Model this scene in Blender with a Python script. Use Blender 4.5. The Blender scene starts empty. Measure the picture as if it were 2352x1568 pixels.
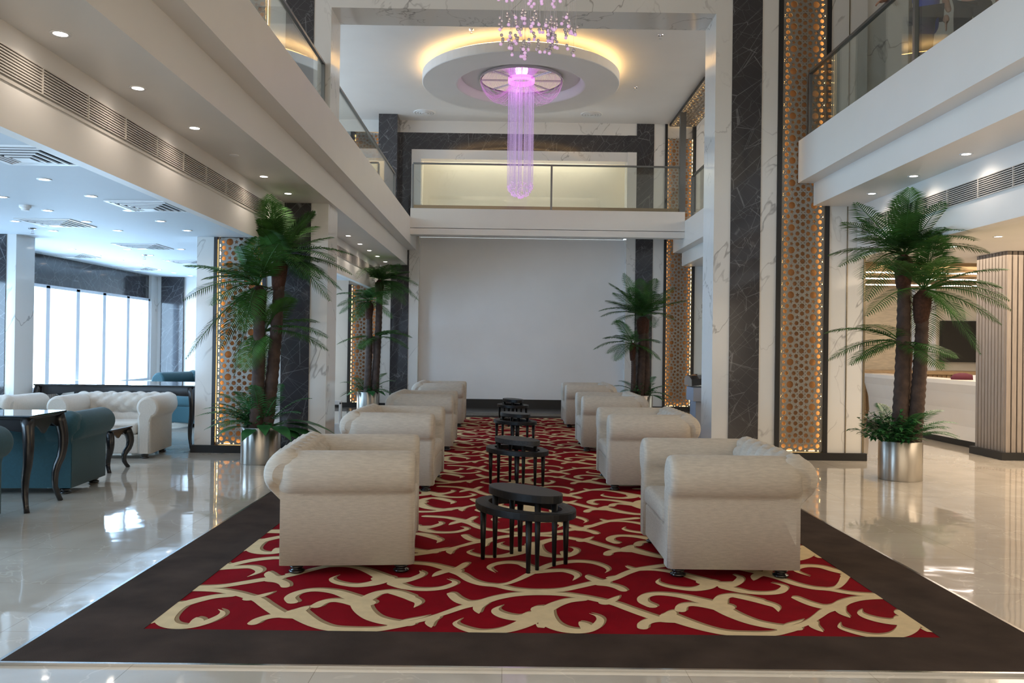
import bpy, bmesh, math, random
from mathutils import Vector, Matrix
from mathutils.geometry import delaunay_2d_cdt

S = bpy.context.scene
COL = S.collection
PI = math.pi

# ---------------------------------------------------------------- camera
F, VX, VY, ROLL, H = 1900.0, 1163.0, 796.0, 0.0135, 1.4
_a = -(VX-1176)/F; _p = (VY-784)/F
FW = Vector((math.sin(_a)*math.cos(_p), math.cos(_a)*math.cos(_p), math.sin(_p))).normalized()
R0 = FW.cross(Vector((0, 0, 1))).normalized(); U0 = R0.cross(FW).normalized()
RT = R0*math.cos(ROLL)+U0*math.sin(ROLL); UP = U0*math.cos(ROLL)-R0*math.sin(ROLL)
EYE = Vector((0, 0, H))
cam = bpy.data.cameras.new('camera'); camo = bpy.data.objects.new('camera', cam); COL.objects.link(camo)
cam.sensor_width = 36.0; cam.lens = 36.0*F/2352.0; cam.clip_end = 200
M3 = Matrix((RT, UP, -FW)).transposed()
camo.matrix_world = Matrix.Translation(EYE) @ M3.to_4x4()
S.camera = camo
def ray(px, py):
    return (FW + RT*((px-1176)/F) - UP*((py-784)/F))
def at(px, py, Y):                                   # pixel + distance -> point in the room
    d = ray(px, py); return EYE + d*(Y/d.y)
def gr(px, py, z=0.0):                               # pixel on a level -> point in the room
    d = ray(px, py); return EYE + d*((z-H)/d.z)

# ---------------------------------------------------------------- world, daylight, exposure
S.view_settings.view_transform = 'Standard'; S.view_settings.look = 'None'
S.view_settings.gamma = 1.0; S.view_settings.use_curve_mapping = False
S.view_settings.exposure = 0.08
S.cycles.max_bounces = 8; S.cycles.adaptive_threshold = 0.02; S.cycles.caustics_reflective = False; S.cycles.caustics_refractive = False
W = bpy.data.worlds.new('World'); S.world = W; W.use_nodes = True
bgn = W.node_tree.nodes['Background']; bgn.inputs[0].default_value = (0.80, 0.91, 1.0, 1); bgn.inputs[1].default_value = 3.2
def area(name, loc, rot, sx, sy, power, color, spread=PI):
    l = bpy.data.lights.new(name, 'AREA'); l.shape = 'RECTANGLE'; l.size = sx; l.size_y = sy
    l.energy = power; l.color = color; l.spread = spread
    o = bpy.data.objects.new(name, l); COL.objects.link(o); o.location = loc; o.rotation_euler = rot
    o['kind'] = 'structure'
    return o
# added fill for assumed glazing behind the viewer, daylight through the lounge windows
area('entrance_fill', (0.5, -3.6, 3.4), (-PI/2, 0, 0), 13, 5.6, 430, (1.0, 0.90, 0.80))
area('daylight_lounge_window', (-7.42, 12.9, 1.5), (0, -PI/2, 0), 1.7, 8.4, 520, (0.42, 0.69, 1.0))
area('daylight_front_window', (-7.42, 3.0, 1.5), (0, -PI/2, 0), 1.7, 7.5, 520, (0.46, 0.72, 1.0))
area('upstairs_fill_left_rear', (-7.25, 14.6, 5.2), (0, -PI/2, 0), 1.7, 6.0, 170, (0.66, 0.83, 1.0))  # added fill for the dark atrium ceiling; upstairs windows only presumed
area('upstairs_fill_left_front', (-7.25, 4.0, 5.2), (0, -PI/2, 0), 1.7, 7.0, 160, (0.70, 0.85, 1.0))  # same added fill for the front bay, no window built here
area('upstairs_fill_right_rear', (11.4, 14.6, 5.3), (0, PI/2, 0), 1.6, 6.0, 170, (1.0, 0.86, 0.70))  # added warm fill to lift the right of the ceiling
area('upstairs_recess_fill', (0.3, 19.05, 6.1), (0, 0, 0), 4.0, 0.25, 34, (1.0, 0.90, 0.74))  # added hidden panel that brightens the cream recess
area('reception_ceiling_fill', (7.2, 9.0, 2.70), (0, 0, 0), 3.2, 9.0, 380, (1.0, 0.80, 0.58))  # added warm fill panel, on top of the reception downlights

# ---------------------------------------------------------------- materials
def newmat(name):
    m = bpy.data.materials.new(name); m.use_nodes = True
    nt = m.node_tree; b = nt.nodes['Principled BSDF']
    return m, nt, b
def plain(name, c, rough=0.5, metal=0.0, var=0.0, scale=8.0, bump=0.0, bscale=60.0, stretch=None, coat=0.0, sheen=0.0, spec=None):
    m, nt, b = newmat(name)
    b.inputs['Roughness'].default_value = rough; b.inputs['Metallic'].default_value = metal
    b.inputs['Base Color'].default_value = (*c, 1)
    if coat: b.inputs['Coat Weight'].default_value = coat; b.inputs['Coat Roughness'].default_value = 0.05
    if sheen: b.inputs['Sheen Weight'].default_value = sheen
    if spec is not None: b.inputs['Specular IOR Level'].default_value = spec
    tc = nt.nodes.new('ShaderNodeTexCoord'); mp = nt.nodes.new('ShaderNodeMapping')
    nt.links.new(tc.outputs['Object'], mp.inputs[0])
    if stretch: mp.inputs['Scale'].default_value = stretch
    if var:
        n = nt.nodes.new('ShaderNodeTexNoise'); n.inputs['Scale'].default_value = scale; n.inputs['Detail'].default_value = 5
        nt.links.new(mp.outputs[0], n.inputs['Vector'])
        r = nt.nodes.new('ShaderNodeValToRGB')
        r.color_ramp.elements[0].position = 0.3; r.color_ramp.elements[1].position = 0.7
        r.color_ramp.elements[0].color = (*[max(0, v*(1-var)) for v in c], 1)
        r.color_ramp.elements[1].color = (*[min(1, v*(1+var)) for v in c], 1)
        nt.links.new(n.outputs['Fac'], r.inputs[0]); nt.links.new(r.outputs[0], b.inputs['Base Color'])
    if bump:
        n2 = nt.nodes.new('ShaderNodeTexNoise'); n2.inputs['Scale'].default_value = bscale; n2.inputs['Detail'].default_value = 3
        nt.links.new(mp.outputs[0], n2.inputs['Vector'])
        bp = nt.nodes.new('ShaderNodeBump'); bp.inputs['Strength'].default_value = bump; bp.inputs['Distance'].default_value = 0.01
        nt.links.new(n2.outputs['Fac'], bp.inputs['Height']); nt.links.new(bp.outputs[0], b.inputs['Normal'])
    return m
def emit(name, c, s):
    m = bpy.data.materials.new(name); m.use_nodes = True; nt = m.node_tree
    nt.nodes.remove(nt.nodes['Principled BSDF'])
    e = nt.nodes.new('ShaderNodeEmission'); e.inputs[0].default_value = (*c, 1); e.inputs[1].default_value = s
    nt.links.new(e.outputs[0], nt.nodes['Material Output'].inputs[0])
    return m
def marble(name, base, cloud, vein, veins, rough=0.08, cracks=()):
    """veins: list of (scale, thickness, strength, rotation) - thin wandering lines"""
    m, nt, b = newmat(name); N = nt.nodes; L = nt.links
    b.inputs['Roughness'].default_value = rough
    tc = N.new('ShaderNodeTexCoord')
    n0 = N.new('ShaderNodeTexNoise'); n0.inputs['Scale'].default_value = 1.3; n0.inputs['Detail'].default_value = 6
    L.new(tc.outputs['Object'], n0.inputs['Vector'])
    mx = N.new('ShaderNodeMix'); mx.data_type = 'RGBA'
    mx.inputs['A'].default_value = (*base, 1); mx.inputs['B'].default_value = (*cloud, 1)
    L.new(n0.outputs['Fac'], mx.inputs['Factor'])
    cur = mx.outputs['Result']
    for (sc, th, st, rot) in cracks:                     # thin straight crossing veins
        mp = N.new('ShaderNodeMapping'); mp.vector_type = 'TEXTURE'; mp.inputs['Rotation'].default_value = rot; mp.inputs['Scale'].default_value = (0.55/sc, 1.0/sc, 2.6/sc); mp.inputs['Location'].default_value = (sc*.3, 3*sc, rot[1]*7)
        L.new(tc.outputs['Object'], mp.inputs[0])
        v = N.new('ShaderNodeTexVoronoi'); v.feature = 'DISTANCE_TO_EDGE'; v.inputs['Scale'].default_value = 1.0
        L.new(mp.outputs[0], v.inputs['Vector'])
        mr = N.new('ShaderNodeMapRange'); mr.inputs['From Max'].default_value = th; mr.inputs['To Min'].default_value = st; mr.inputs['To Max'].default_value = 0.0
        L.new(v.outputs['Distance'], mr.inputs['Value'])
        nm = N.new('ShaderNodeTexNoise'); nm.inputs['Scale'].default_value = 2.5; L.new(mp.outputs[0], nm.inputs['Vector'])
        mu = N.new('ShaderNodeMath'); mu.operation = 'MULTIPLY'; L.new(mr.outputs[0], mu.inputs[0]); L.new(nm.outputs['Fac'], mu.inputs[1])
        m2 = N.new('ShaderNodeMix'); m2.data_type = 'RGBA'; m2.inputs['B'].default_value = (*vein, 1)
        L.new(cur, m2.inputs['A']); L.new(mu.outputs[0], m2.inputs['Factor']); cur = m2.outputs['Result']
    for (sc, th, st, rot) in veins:
        mp = N.new('ShaderNodeMapping'); mp.vector_type = 'TEXTURE'; mp.inputs['Rotation'].default_value = rot
        mp.inputs['Scale'].default_value = (0.8/sc, 1.0/sc, 2.4/sc); mp.inputs['Location'].default_value = (sc*3.1, rot[1]*5, sc)
        L.new(tc.outputs['Object'], mp.inputs[0])
        n = N.new('ShaderNodeTexNoise'); n.inputs['Scale'].default_value = 1.0; n.inputs['Detail'].default_value = 5
        n.inputs['Roughness'].default_value = 0.55; n.inputs['Distortion'].default_value = 0.25
        L.new(mp.outputs[0], n.inputs['Vector'])
        s = N.new('ShaderNodeMath'); s.operation = 'SUBTRACT'; s.inputs[1].default_value = 0.5; L.new(n.outputs['Fac'], s.inputs[0])
        a = N.new('ShaderNodeMath'); a.operation = 'ABSOLUTE'; L.new(s.outputs[0], a.inputs[0])
        mr = N.new('ShaderNodeMapRange'); mr.inputs['From Min'].default_value = 0.0; mr.inputs['From Max'].default_value = th
        mr.inputs['To Min'].default_value = st; mr.inputs['To Max'].default_value = 0.0
        L.new(a.outputs[0], mr.inputs['Value'])
        nm = N.new('ShaderNodeTexNoise'); nm.inputs['Scale'].default_value = 1.7*sc; nm.inputs['Detail'].default_value = 1
        L.new(tc.outputs['Object'], nm.inputs['Vector'])
        mk = N.new('ShaderNodeMapRange'); mk.inputs['From Min'].default_value = 0.45; mk.inputs['From Max'].default_value = 0.6
        L.new(nm.outputs['Fac'], mk.inputs['Value'])
        mu = N.new('ShaderNodeMath'); mu.operation = 'MULTIPLY'; L.new(mr.outputs[0], mu.inputs[0]); L.new(mk.outputs[0], mu.inputs[1])
        m2 = N.new('ShaderNodeMix'); m2.data_type = 'RGBA'; m2.inputs['B'].default_value = (*vein, 1)
        L.new(cur, m2.inputs['A']); L.new(mu.outputs[0], m2.inputs['Factor']); cur = m2.outputs['Result']
    L.new(cur, b.inputs['Base Color'])
    return m
def glassmat(name, tint=(0.86, 0.93, 0.90), base=0.06):
    m = bpy.data.materials.new(name); m.use_nodes = True; nt = m.node_tree; N = nt.nodes; L = nt.links
    N.remove(N['Principled BSDF'])
    t = N.new('ShaderNodeBsdfTransparent'); t.inputs[0].default_value = (*tint, 1)
    g = N.new('ShaderNodeBsdfGlossy'); g.inputs['Roughness'].default_value = 0.01; g.inputs[0].default_value = (1, 1, 1, 1)
    fr = N.new('ShaderNodeLayerWeight'); fr.inputs[0].default_value = 0.5          # Schlick, same from both sides of the pane
    pw = N.new('ShaderNodeMath'); pw.operation = 'POWER'; pw.inputs[1].default_value = 5.0; L.new(fr.outputs['Facing'], pw.inputs[0])
    ad = N.new('ShaderNodeMath'); ad.operation = 'MULTIPLY_ADD'; ad.inputs[1].default_value = 0.95; ad.inputs[2].default_value = base; ad.use_clamp = True
    L.new(pw.outputs[0], ad.inputs[0])
    mx = N.new('ShaderNodeMixShader'); L.new(ad.outputs[0], mx.inputs[0]); L.new(t.outputs[0], mx.inputs[1]); L.new(g.outputs[0], mx.inputs[2])
    L.new(mx.outputs[0], N['Material Output'].inputs[0])
    return m
M = {}
M['paint'] = plain('white_paint', (0.80, 0.78, 0.75), 0.45, var=0.015, scale=2)
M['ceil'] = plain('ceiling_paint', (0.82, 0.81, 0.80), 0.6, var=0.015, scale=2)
M['lceil'] = plain('lounge_ceiling_dimmed', (0.58, 0.62, 0.66), 0.6, var=0.015, scale=2)  # ceiling paint darkened in colour to offset the strong window light
M['backwall'] = plain('back_wall_paint', (0.88, 0.87, 0.87), 0.55, var=0.02, scale=1.5)
M['creamwall'] = plain('cream_wall_paint', (0.78, 0.72, 0.60), 0.6, var=0.02, scale=2)
M['wmarble'] = marble('white_marble', (0.77, 0.76, 0.74), (0.70, 0.70, 0.69), (0.22, 0.21, 0.21),
                      [(0.8, 0.007, 0.7, (0.3, 0.6, 0.2)), (0.55, 0.004, 0.4, (0.2, -0.5, 0.6))])
M['dmarble'] = marble('dark_marble', (0.028, 0.028, 0.033), (0.066, 0.062, 0.066), (0.42, 0.42, 0.44),
                      [(1.2, 0.004, 0.3, (0.2, -0.7, 0.5))], cracks=[(3.0, 0.014, 0.55, (0.2, 0.75, 0.2)), (4.6, 0.014, 0.32, (0.1, -0.85, 0.4)), (2.0, 0.006, 0.7, (0.4, 0.7, 0.1))])
M['black'] = plain('black_skirting', (0.009, 0.009, 0.010), 0.45)
M['blackframe'] = plain('black_metal', (0.015, 0.015, 0.017), 0.35)
M['fabric'] = plain('beige_linen', (0.54, 0.49, 0.425), 0.9, var=0.10, scale=60, bump=0.35, bscale=260, stretch=(0.35, 0.35, 2.2), sheen=0.08)
M['teal'] = plain('teal_velvet', (0.012, 0.062, 0.080), 0.8, var=0.10, scale=50, bump=0.2, bscale=200, sheen=0.12)
M['cream'] = plain('cream_linen', (0.55, 0.50, 0.44), 0.9, var=0.05, scale=60, bump=0.3, bscale=220, sheen=0.2)
M['foot'] = plain('black_lacquer', (0.010, 0.010, 0.011), 0.12, coat=0.6)
M['tabletop'] = plain('black_satin_wood', (0.007, 0.007, 0.008), 0.42, var=0.2, scale=30, stretch=(1, 6, 1), spec=0.3)
M['mosaic'] = plain('black_mosaic_inlay', (0.022, 0.022, 0.024), 0.5, var=0.8, scale=120, bump=0.6, bscale=160)
M['gloss_black'] = plain('polished_black', (0.008, 0.009, 0.011), 0.04, coat=1.0)
M['darkwood'] = plain('black_carved_wood', (0.012, 0.010, 0.010), 0.25, var=0.3, scale=20)
M['border'] = plain('brown_carpet', (0.056, 0.039, 0.031), 0.95, var=0.28, scale=3.5, bump=0.5, bscale=400, stretch=(1, 1, 1), spec=0.1)
M['red'] = plain('red_carpet', (0.235, 0.0018, 0.008), 0.95, var=0.14, scale=5, bump=0.5, bscale=400, spec=0.08)
M['scroll'] = plain('cream_carpet', (0.74, 0.575, 0.34), 0.95, var=0.07, scale=14, bump=0.5, bscale=400, spec=0.1)
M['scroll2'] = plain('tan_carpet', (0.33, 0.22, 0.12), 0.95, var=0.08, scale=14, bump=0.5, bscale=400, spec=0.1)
M['leaf'] = plain('palm_leaf', (0.038, 0.115, 0.022), 0.55, var=0.5, scale=5, spec=0.3)
M['leafb'] = plain('fresh_leaf', (0.028, 0.125, 0.035), 0.38, var=0.45, scale=9)
M['trunk'] = plain('palm_bark', (0.060, 0.038, 0.030), 0.9, var=0.35, scale=12, bump=0.6, bscale=40)
M['fibre'] = plain('brown_palm_fibre', (0.055, 0.022, 0.013), 0.95, var=0.4, scale=40)
M['soil'] = plain('dark_moss', (0.015, 0.02, 0.01), 0.95, var=0.5, scale=30)
M['rail'] = plain('brushed_rail_metal', (0.20, 0.21, 0.22), 0.3, metal=0.9)
M['chan'] = plain('bronze_channel', (0.30, 0.25, 0.18), 0.25, metal=0.85)
M['trimmetal'] = plain('bright_edge_metal', (0.6, 0.6, 0.6), 0.15, metal=1.0)
M['lattice'] = plain('grey_bronze_lattice', (0.27, 0.255, 0.23), 0.42, metal=0.35, var=0.06, scale=9)
M['latback'] = plain('brown_backing_board', (0.22, 0.12, 0.065), 0.7, var=0.12, scale=6)
M['led'] = emit('warm_led', (1.0, 0.62, 0.22), 17)
M['cove'] = emit('cove_led', (1.0, 0.60, 0.22), 13)
M['lamp'] = emit('downlight_glow', (1.0, 0.90, 0.82), 14)
M['white_plastic'] = plain('white_enamel', (0.82, 0.83, 0.84), 0.35)
M['grille'] = plain('grille_louvre', (0.66, 0.62, 0.57), 0.4, metal=0.2)
M['void'] = plain('duct_dark', (0.012, 0.012, 0.013), 0.9)
M['winframe'] = plain('window_frame_grey', (0.60, 0.66, 0.74), 0.4)
M['slat'] = plain('grey_oak_slat', (0.25, 0.215, 0.19), 0.55, var=0.12, scale=10, stretch=(6, 6, 0.5))
M['slatback'] = plain('dark_slat_gap', (0.03, 0.027, 0.025), 0.8)
M['wood'] = plain('light_oak', (0.45, 0.31, 0.17), 0.5, var=0.15, scale=10, stretch=(1, 1, 8))
M['stone'] = plain('beige_split_stone', (0.62, 0.52, 0.36), 0.7, var=0.14, scale=6, bump=0.5, bscale=14, stretch=(1, 1, 5))
M['counter'] = plain('white_solid_counter', (0.78, 0.74, 0.68), 0.35, var=0.02, scale=2)
M['screen'] = plain('black_screen', (0.004, 0.004, 0.004), 0.08)
M['glass'] = glassmat('rail_glass', (0.91, 0.94, 0.92), 0.06)
M['wglass'] = glassmat('window_glass', (0.97, 0.99, 1.0), 0.02)
M['mirror'] = plain('mirror_steel', (0.85, 0.82, 0.86), 0.06, metal=1.0)
M['winebag'] = plain('burgundy_cloth', (0.10, 0.012, 0.03), 0.8)
M['podium'] = plain('blue_grey_laminate', (0.30, 0.34, 0.42), 0.4)

def steel_pot():
    m, nt, b = newmat('brushed_steel_pot'); N = nt.nodes; L = nt.links
    b.inputs['Metallic'].default_value = 1.0; b.inputs['Roughness'].default_value = 0.33
    b.inputs['Base Color'].default_value = (0.50, 0.465, 0.42, 1); b.inputs['Anisotropic'].default_value = 0.85
    tg = N.new('ShaderNodeTangent'); tg.direction_type = 'RADIAL'; tg.axis = 'Z'; L.new(tg.outputs[0], b.inputs['Tangent']); b.inputs['Anisotropic Rotation'].default_value = 0.25
    return m
M['pot'] = steel_pot()
def floor_mat(name, c1, c2, grout, tile=0.8, rough=0.055):
    m, nt, b = newmat(name); N = nt.nodes; L = nt.links
    tc = N.new('ShaderNodeTexCoord')
    br = N.new('ShaderNodeTexBrick'); br.offset = 0.0; br.squash = 1.0
    br.inputs['Scale'].default_value = 1.0; br.inputs['Brick Width'].default_value = tile; br.inputs['Row Height'].default_value = tile
    br.inputs['Mortar Size'].default_value = 0.0016; br.inputs['Mortar Smooth'].default_value = 0.0; br.inputs['Bias'].default_value = 0
    br.inputs['Mortar'].default_value = (*grout, 1)
    L.new(tc.outputs['Object'], br.inputs['Vector'])
    n = N.new('ShaderNodeTexNoise'); n.inputs['Scale'].default_value = 1.2; n.inputs['Detail'].default_value = 8; n.inputs['Distortion'].default_value = 1.2
    L.new(tc.outputs['Object'], n.inputs['Vector'])
    r = N.new('ShaderNodeValToRGB'); r.color_ramp.elements[0].position = 0.35; r.color_ramp.elements[1].position = 0.68
    r.color_ramp.elements[0].color = (*c1, 1); r.color_ramp.elements[1].color = (*c2, 1)
    L.new(n.outputs['Fac'], r.inputs[0])
    L.new(r.outputs[0], br.inputs['Color1']); L.new(r.outputs[0], br.inputs['Color2'])
    # fine pale veins
    nv = N.new('ShaderNodeTexNoise'); nv.inputs['Scale'].default_value = 1.6; nv.inputs['Detail'].default_value = 4; nv.inputs['Distortion'].default_value = 0.6
    L.new(tc.outputs['Object'], nv.inputs['Vector'])
    s = N.new('ShaderNodeMath'); s.operation = 'SUBTRACT'; s.inputs[1].default_value = 0.52; L.new(nv.outputs['Fac'], s.inputs[0])
    a = N.new('ShaderNodeMath'); a.operation = 'ABSOLUTE'; L.new(s.outputs[0], a.inputs[0])
    mr = N.new('ShaderNodeMapRange'); mr.inputs['From Max'].default_value = 0.006; mr.inputs['To Min'].default_value = 0.4; mr.inputs['To Max'].default_value = 0
    L.new(a.outputs[0], mr.inputs['Value'])
    mx = N.new('ShaderNodeMix'); mx.data_type = 'RGBA'; mx.inputs['B'].default_value = (*[min(1, v*1.35) for v in c2], 1)
    L.new(br.outputs['Color'], mx.inputs['A']); L.new(mr.outputs[0], mx.inputs['Factor'])
    L.new(mx.outputs['Result'], b.inputs['Base Color'])
    b.inputs['Roughness'].default_value = rough; b.inputs['Coat Weight'].default_value = 0.35; b.inputs['Coat Roughness'].default_value = 0.02
    n3 = N.new('ShaderNodeTexNoise'); n3.inputs['Scale'].default_value = 2.6; n3.inputs['Detail'].default_value = 2
    L.new(tc.outputs['Object'], n3.inputs['Vector'])
    bp = N.new('ShaderNodeBump'); bp.inputs['Strength'].default_value = 0.10; bp.inputs['Distance'].default_value = 0.02
    L.new(n3.outputs['Fac'], bp.inputs['Height']); L.new(bp.outputs[0], b.inputs['Normal']); L.new(bp.outputs[0], b.inputs['Coat Normal'])
    return m
M['floor'] = floor_mat('polished_beige_tile', (0.54, 0.485, 0.415), (0.64, 0.59, 0.515), (0.36, 0.31, 0.25))
M['dfloor'] = floor_mat('dark_granite_tile', (0.05, 0.05, 0.055), (0.085, 0.085, 0.09), (0.35, 0.35, 0.36), rough=0.25)

# ---------------------------------------------------------------- mesh helpers
class MB:
    def __init__(s): s.v = []; s.f = []; s.m = []
    def add(s, vs, fs, mi=0):
        n = len(s.v); s.v += [tuple(p) for p in vs]; s.f += [tuple(i+n for i in f) for f in fs]; s.m += [mi]*len(fs); return s
    def box(s, x0, x1, y0, y1, z0, z1, mi=0):
        return s.add([(x0, y0, z0), (x1, y0, z0), (x1, y1, z0), (x0, y1, z0), (x0, y0, z1), (x1, y0, z1), (x1, y1, z1), (x0, y1, z1)],
                     [(0, 3, 2, 1), (4, 5, 6, 7), (0, 1, 5, 4), (1, 2, 6, 5), (2, 3, 7, 6), (3, 0, 4, 7)], mi)
    def tube(s, pts, rad, n=8, mi=0, cap=True):
        pts = [Vector(p) for p in pts]; k = len(pts)
        rad = rad if isinstance(rad, (list, tuple)) else [rad]*k
        vs = []; ref = None
        for i, p in enumerate(pts):
            t = (pts[min(i+1, k-1)]-pts[max(i-1, 0)])
            t = t.normalized() if t.length > 1e-9 else Vector((0, 0, 1))
            if ref is None: ref = Vector((1, 0, 0)) if abs(t.x) < .8 else Vector((0, 1, 0))
            u = (ref - t*ref.dot(t)).normalized(); w = t.cross(u); ref = u
            for j in range(n):
                a = 2*PI*j/n; vs.append(p+(u*math.cos(a)+w*math.sin(a))*rad[i])
        fs = [(i*n+j, i*n+(j+1) % n, (i+1)*n+(j+1) % n, (i+1)*n+j) for i in range(k-1) for j in range(n)]
        if cap: fs += [tuple(range(n))[::-1], tuple((k-1)*n+j for j in range(n))]
        return s.add(vs, fs, mi)
    def lathe(s, prof, n=24, c=(0, 0, 0), mi=0, sy=1.0):
        vs = []; k = len(prof)
        for (r, z) in prof:
            for j in range(n):
                a = 2*PI*j/n; vs.append((c[0]+r*math.cos(a), c[1]+r*math.sin(a)*sy, c[2]+z))
        fs = [(i*n+j, i*n+(j+1) % n, (i+1)*n+(j+1) % n, (i+1)*n+j) for i in range(k-1) for j in range(n)]
        return s.add(vs, fs, mi)
    def grid(s, rows, mi=0, closeu=False):
        k = len(rows); n = len(rows[0]); vs = [p for r in rows for p in r]
        fs = [(i*n+j, i*n+(j+1) % n, (i+1)*n+(j+1) % n, (i+1)*n+j) for i in range(k-1) for j in range(n if closeu else n-1)]
        return s.add(vs, fs, mi)
    def build(s, name, mats, parent=None, smooth=False, bevel=0, seg=2, angle=None, recalc=False, loc=None):
        me = bpy.data.meshes.new(name); me.from_pydata(s.v, [], s.f)
        mats = mats if isinstance(mats, (list, tuple)) else [mats]
        for m in mats: me.materials.append(m)
        if len(mats) > 1: me.polygons.foreach_set('material_index', s.m)
        if bevel or recalc:
            bm = bmesh.new(); bm.from_mesh(me)
            if recalc: bmesh.ops.recalc_face_normals(bm, faces=bm.faces)
            if bevel:
                es = [e for e in bm.edges if len(e.link_faces) == 2 and e.calc_face_angle(0) > (angle or 0.6)]
                bmesh.ops.bevel(bm, geom=es, offset=bevel, segments=seg, profile=0.5, affect='EDGES', clamp_overlap=True)
            bm.to_mesh(me); bm.free()
        if smooth: me.polygons.foreach_set('use_smooth', [True]*len(me.polygons))
        me.update()
        o = bpy.data.objects.new(name, me); COL.objects.link(o)
        if parent: o.parent = parent
        if loc: o.location = loc
        return o
def tag(o, label=None, cat=None, group=None, kind=None):
    if label: o['label'] = label
    if cat: o['category'] = cat
    if group: o['group'] = group
    if kind: o['kind'] = kind
    return o
def empty(name, loc, rz=0.0, label=None, cat=None, group=None):
    o = bpy.data.objects.new(name, None); COL.objects.link(o); o.location = loc; o.rotation_euler = (0, 0, rz)
    o.empty_display_size = 0.1
    return tag(o, label, cat, group)
def struct(name, mb, mat, **k):
    o = mb.build(name, mat, **k); o['kind'] = 'structure'; return o
CH = {}
def copy_tree(o, parent=None):
    c = o.copy(); COL.objects.link(c)
    if parent: c.parent = parent
    for ch in [x for x in bpy.data.objects if x.parent == o]: copy_tree(ch, c)
    return c
# ---------------------------------------------------------------- levels of the building
YA, YA2, YB, YW = 10.6, 11.17, 18.6, 18.86     # arch front / back, rear column plane, rear wall
CZ = 6.46                                      # atrium ceiling
LC = 2.75                                      # lounge and reception ceiling
XF = -7.3                                      # lounge window wall
# floor
struct('floor', MB().box(-7.6, 12, -4, 21, -0.2, 0), M['floor'])
struct('floor_rear_strip', MB().box(-3.9, 4.6, 17.45, YW, 0.0, 0.004), M['dfloor'])
# ceilings
struct('ceiling', MB().box(-7.6, 12, -4, 21, CZ, CZ+0.2), M['ceil'])
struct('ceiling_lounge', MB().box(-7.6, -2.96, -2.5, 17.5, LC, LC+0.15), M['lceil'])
struct('ceiling_reception', MB().box(4.6, 12, -2.5, 19, LC, LC+0.15), M['ceil'])
# side walls and rear closure
b = MB(); b.box(-7.6, XF, -2.5, 1.0, 0, 6.5); b.box(-7.6, XF, 6.5, 8.5, 0, LC); b.box(-7.6, XF, 1.0, 17.2, 2.27, LC)
struct('wall_left', b, M['dmarble'])
struct('wall_left_sill', MB().box(-7.6, XF-0.02, 1.0, 17.2, 0, 0.63), M['dmarble'])
struct('wall_left_upper', MB().box(-7.6, XF-0.1, 9.0, 19, LC, CZ), M['creamwall'])
struct('wall_front_light_block', MB().box(-7.6, 12, -4.2, -4.0, 0, CZ), M['creamwall'])  # unseen, added to keep world light out of the open front
struct('wall_left_upper_front', MB().box(-7.6, XF-0.1, -4, 9.0, LC, CZ).box(-7.6, XF, -4, -2.5, 0, LC), M['creamwall'])
struct('wall_right', MB().box(11.6, 12, -4, 21, 0, CZ), M['creamwall'])
struct('wall_lounge_rear', MB().box(-7.6, -3.83, 17.2, 17.4, 0, LC), M['wmarble'])
struct('trim_1', MB().box(*[at(372, 700, 17.2).x, at(423, 700, 17.2).x], 17.15, 17.2, 0, LC), M['dmarble'])
struct('trim_2', MB().box(XF-0.05, XF+0.06, 16.9, 17.2, 0.0, LC), M['wmarble'])

# ---- lounge windows (panes between white mullions)
mull = [13.16-0.94*k for k in range(1, 14)]+[13.16, 14.08, 15.0, 15.94, 16.88]
mull = sorted([m for m in mull if m > 8.4])
w = MB()
for m in mull: w.box(XF-0.06, XF+0.03, m-0.055, m+0.055, 0.63, 2.27)
w.box(XF-0.06, XF+0.04, 8.4, 16.9, 0.60, 0.67); w.box(XF-0.06, XF+0.03, 8.4, 16.9, 2.23, 2.28)
wf = struct('window_1', w, M['winframe'])
MB().box(XF-0.02, XF-0.012, 8.5, 16.9, 0.63, 2.27).build('pane', M['wglass'], wf)
w = MB()
for k in range(7): w.box(XF-0.06, XF+0.03, 1.0+k*0.91-0.03, 1.0+k*0.91+0.03, 0.63, 2.27)
wf = struct('window_2', w, M['winframe'])
MB().box(XF-0.02, XF-0.012, 1.0, 6.5, 0.63, 2.27).build('pane', M['wglass'], wf)
# ribbed grey panelling under the windows
w = MB()
for k in range(150):
    y = 8.5+k*0.056
    w.box(XF-0.02, XF+0.03, y, y+0.038, 0.05, 0.56)
struct('baseboard_left_ribs', w, M['slat'])

# near left pilaster with dark stripe
x0, x1 = at(15, 700, 10.6).x, at(37, 700, 10.6).x
struct('wall_left_pilaster', MB().box(XF-0.05, x1, 10.6, 11.0, 0, LC).box(x0, x1, 10.58, 10.6, 0, LC), M['wmarble'])
struct('trim_3', MB().box(XF, x0, 10.57, 10.6, 0, LC), M['dmarble'])

# ---- front arch (two piers, lintel)
LA = dict(r=-2.30, d1=-2.52, d0=-2.88, w0=-3.08, s1=-3.12, s0=-3.70, k0=-3.75, e=-3.97)
RA = dict(r=2.645, d0=2.857, d1=3.24, w1=3.45, s0=3.515, s1=4.075, k1=4.13, e=4.60)
def pier(nm, xs, y0, y1, z1, nt):
    pass
a = MB()
a.box(LA['e'], LA['r'], YA+0.13, YA2, 0, CZ); a.box(LA['w0'], LA['r'], YA, YA+0.13, 0, CZ); a.box(LA['e'], LA['k0'], YA, YA+0.13, 0, CZ)
struct('wall_arch_left', a, M['wmarble'])
a = MB()
a.box(RA['r'], RA['e'], YA+0.13, YA2, 0, CZ); a.box(RA['r'], RA['w1'], YA, YA+0.13, 0, CZ); a.box(RA['k1'], RA['e'], YA, YA+0.13, 0, CZ)
struct('wall_arch_right', a, M['wmarble'])
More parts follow.
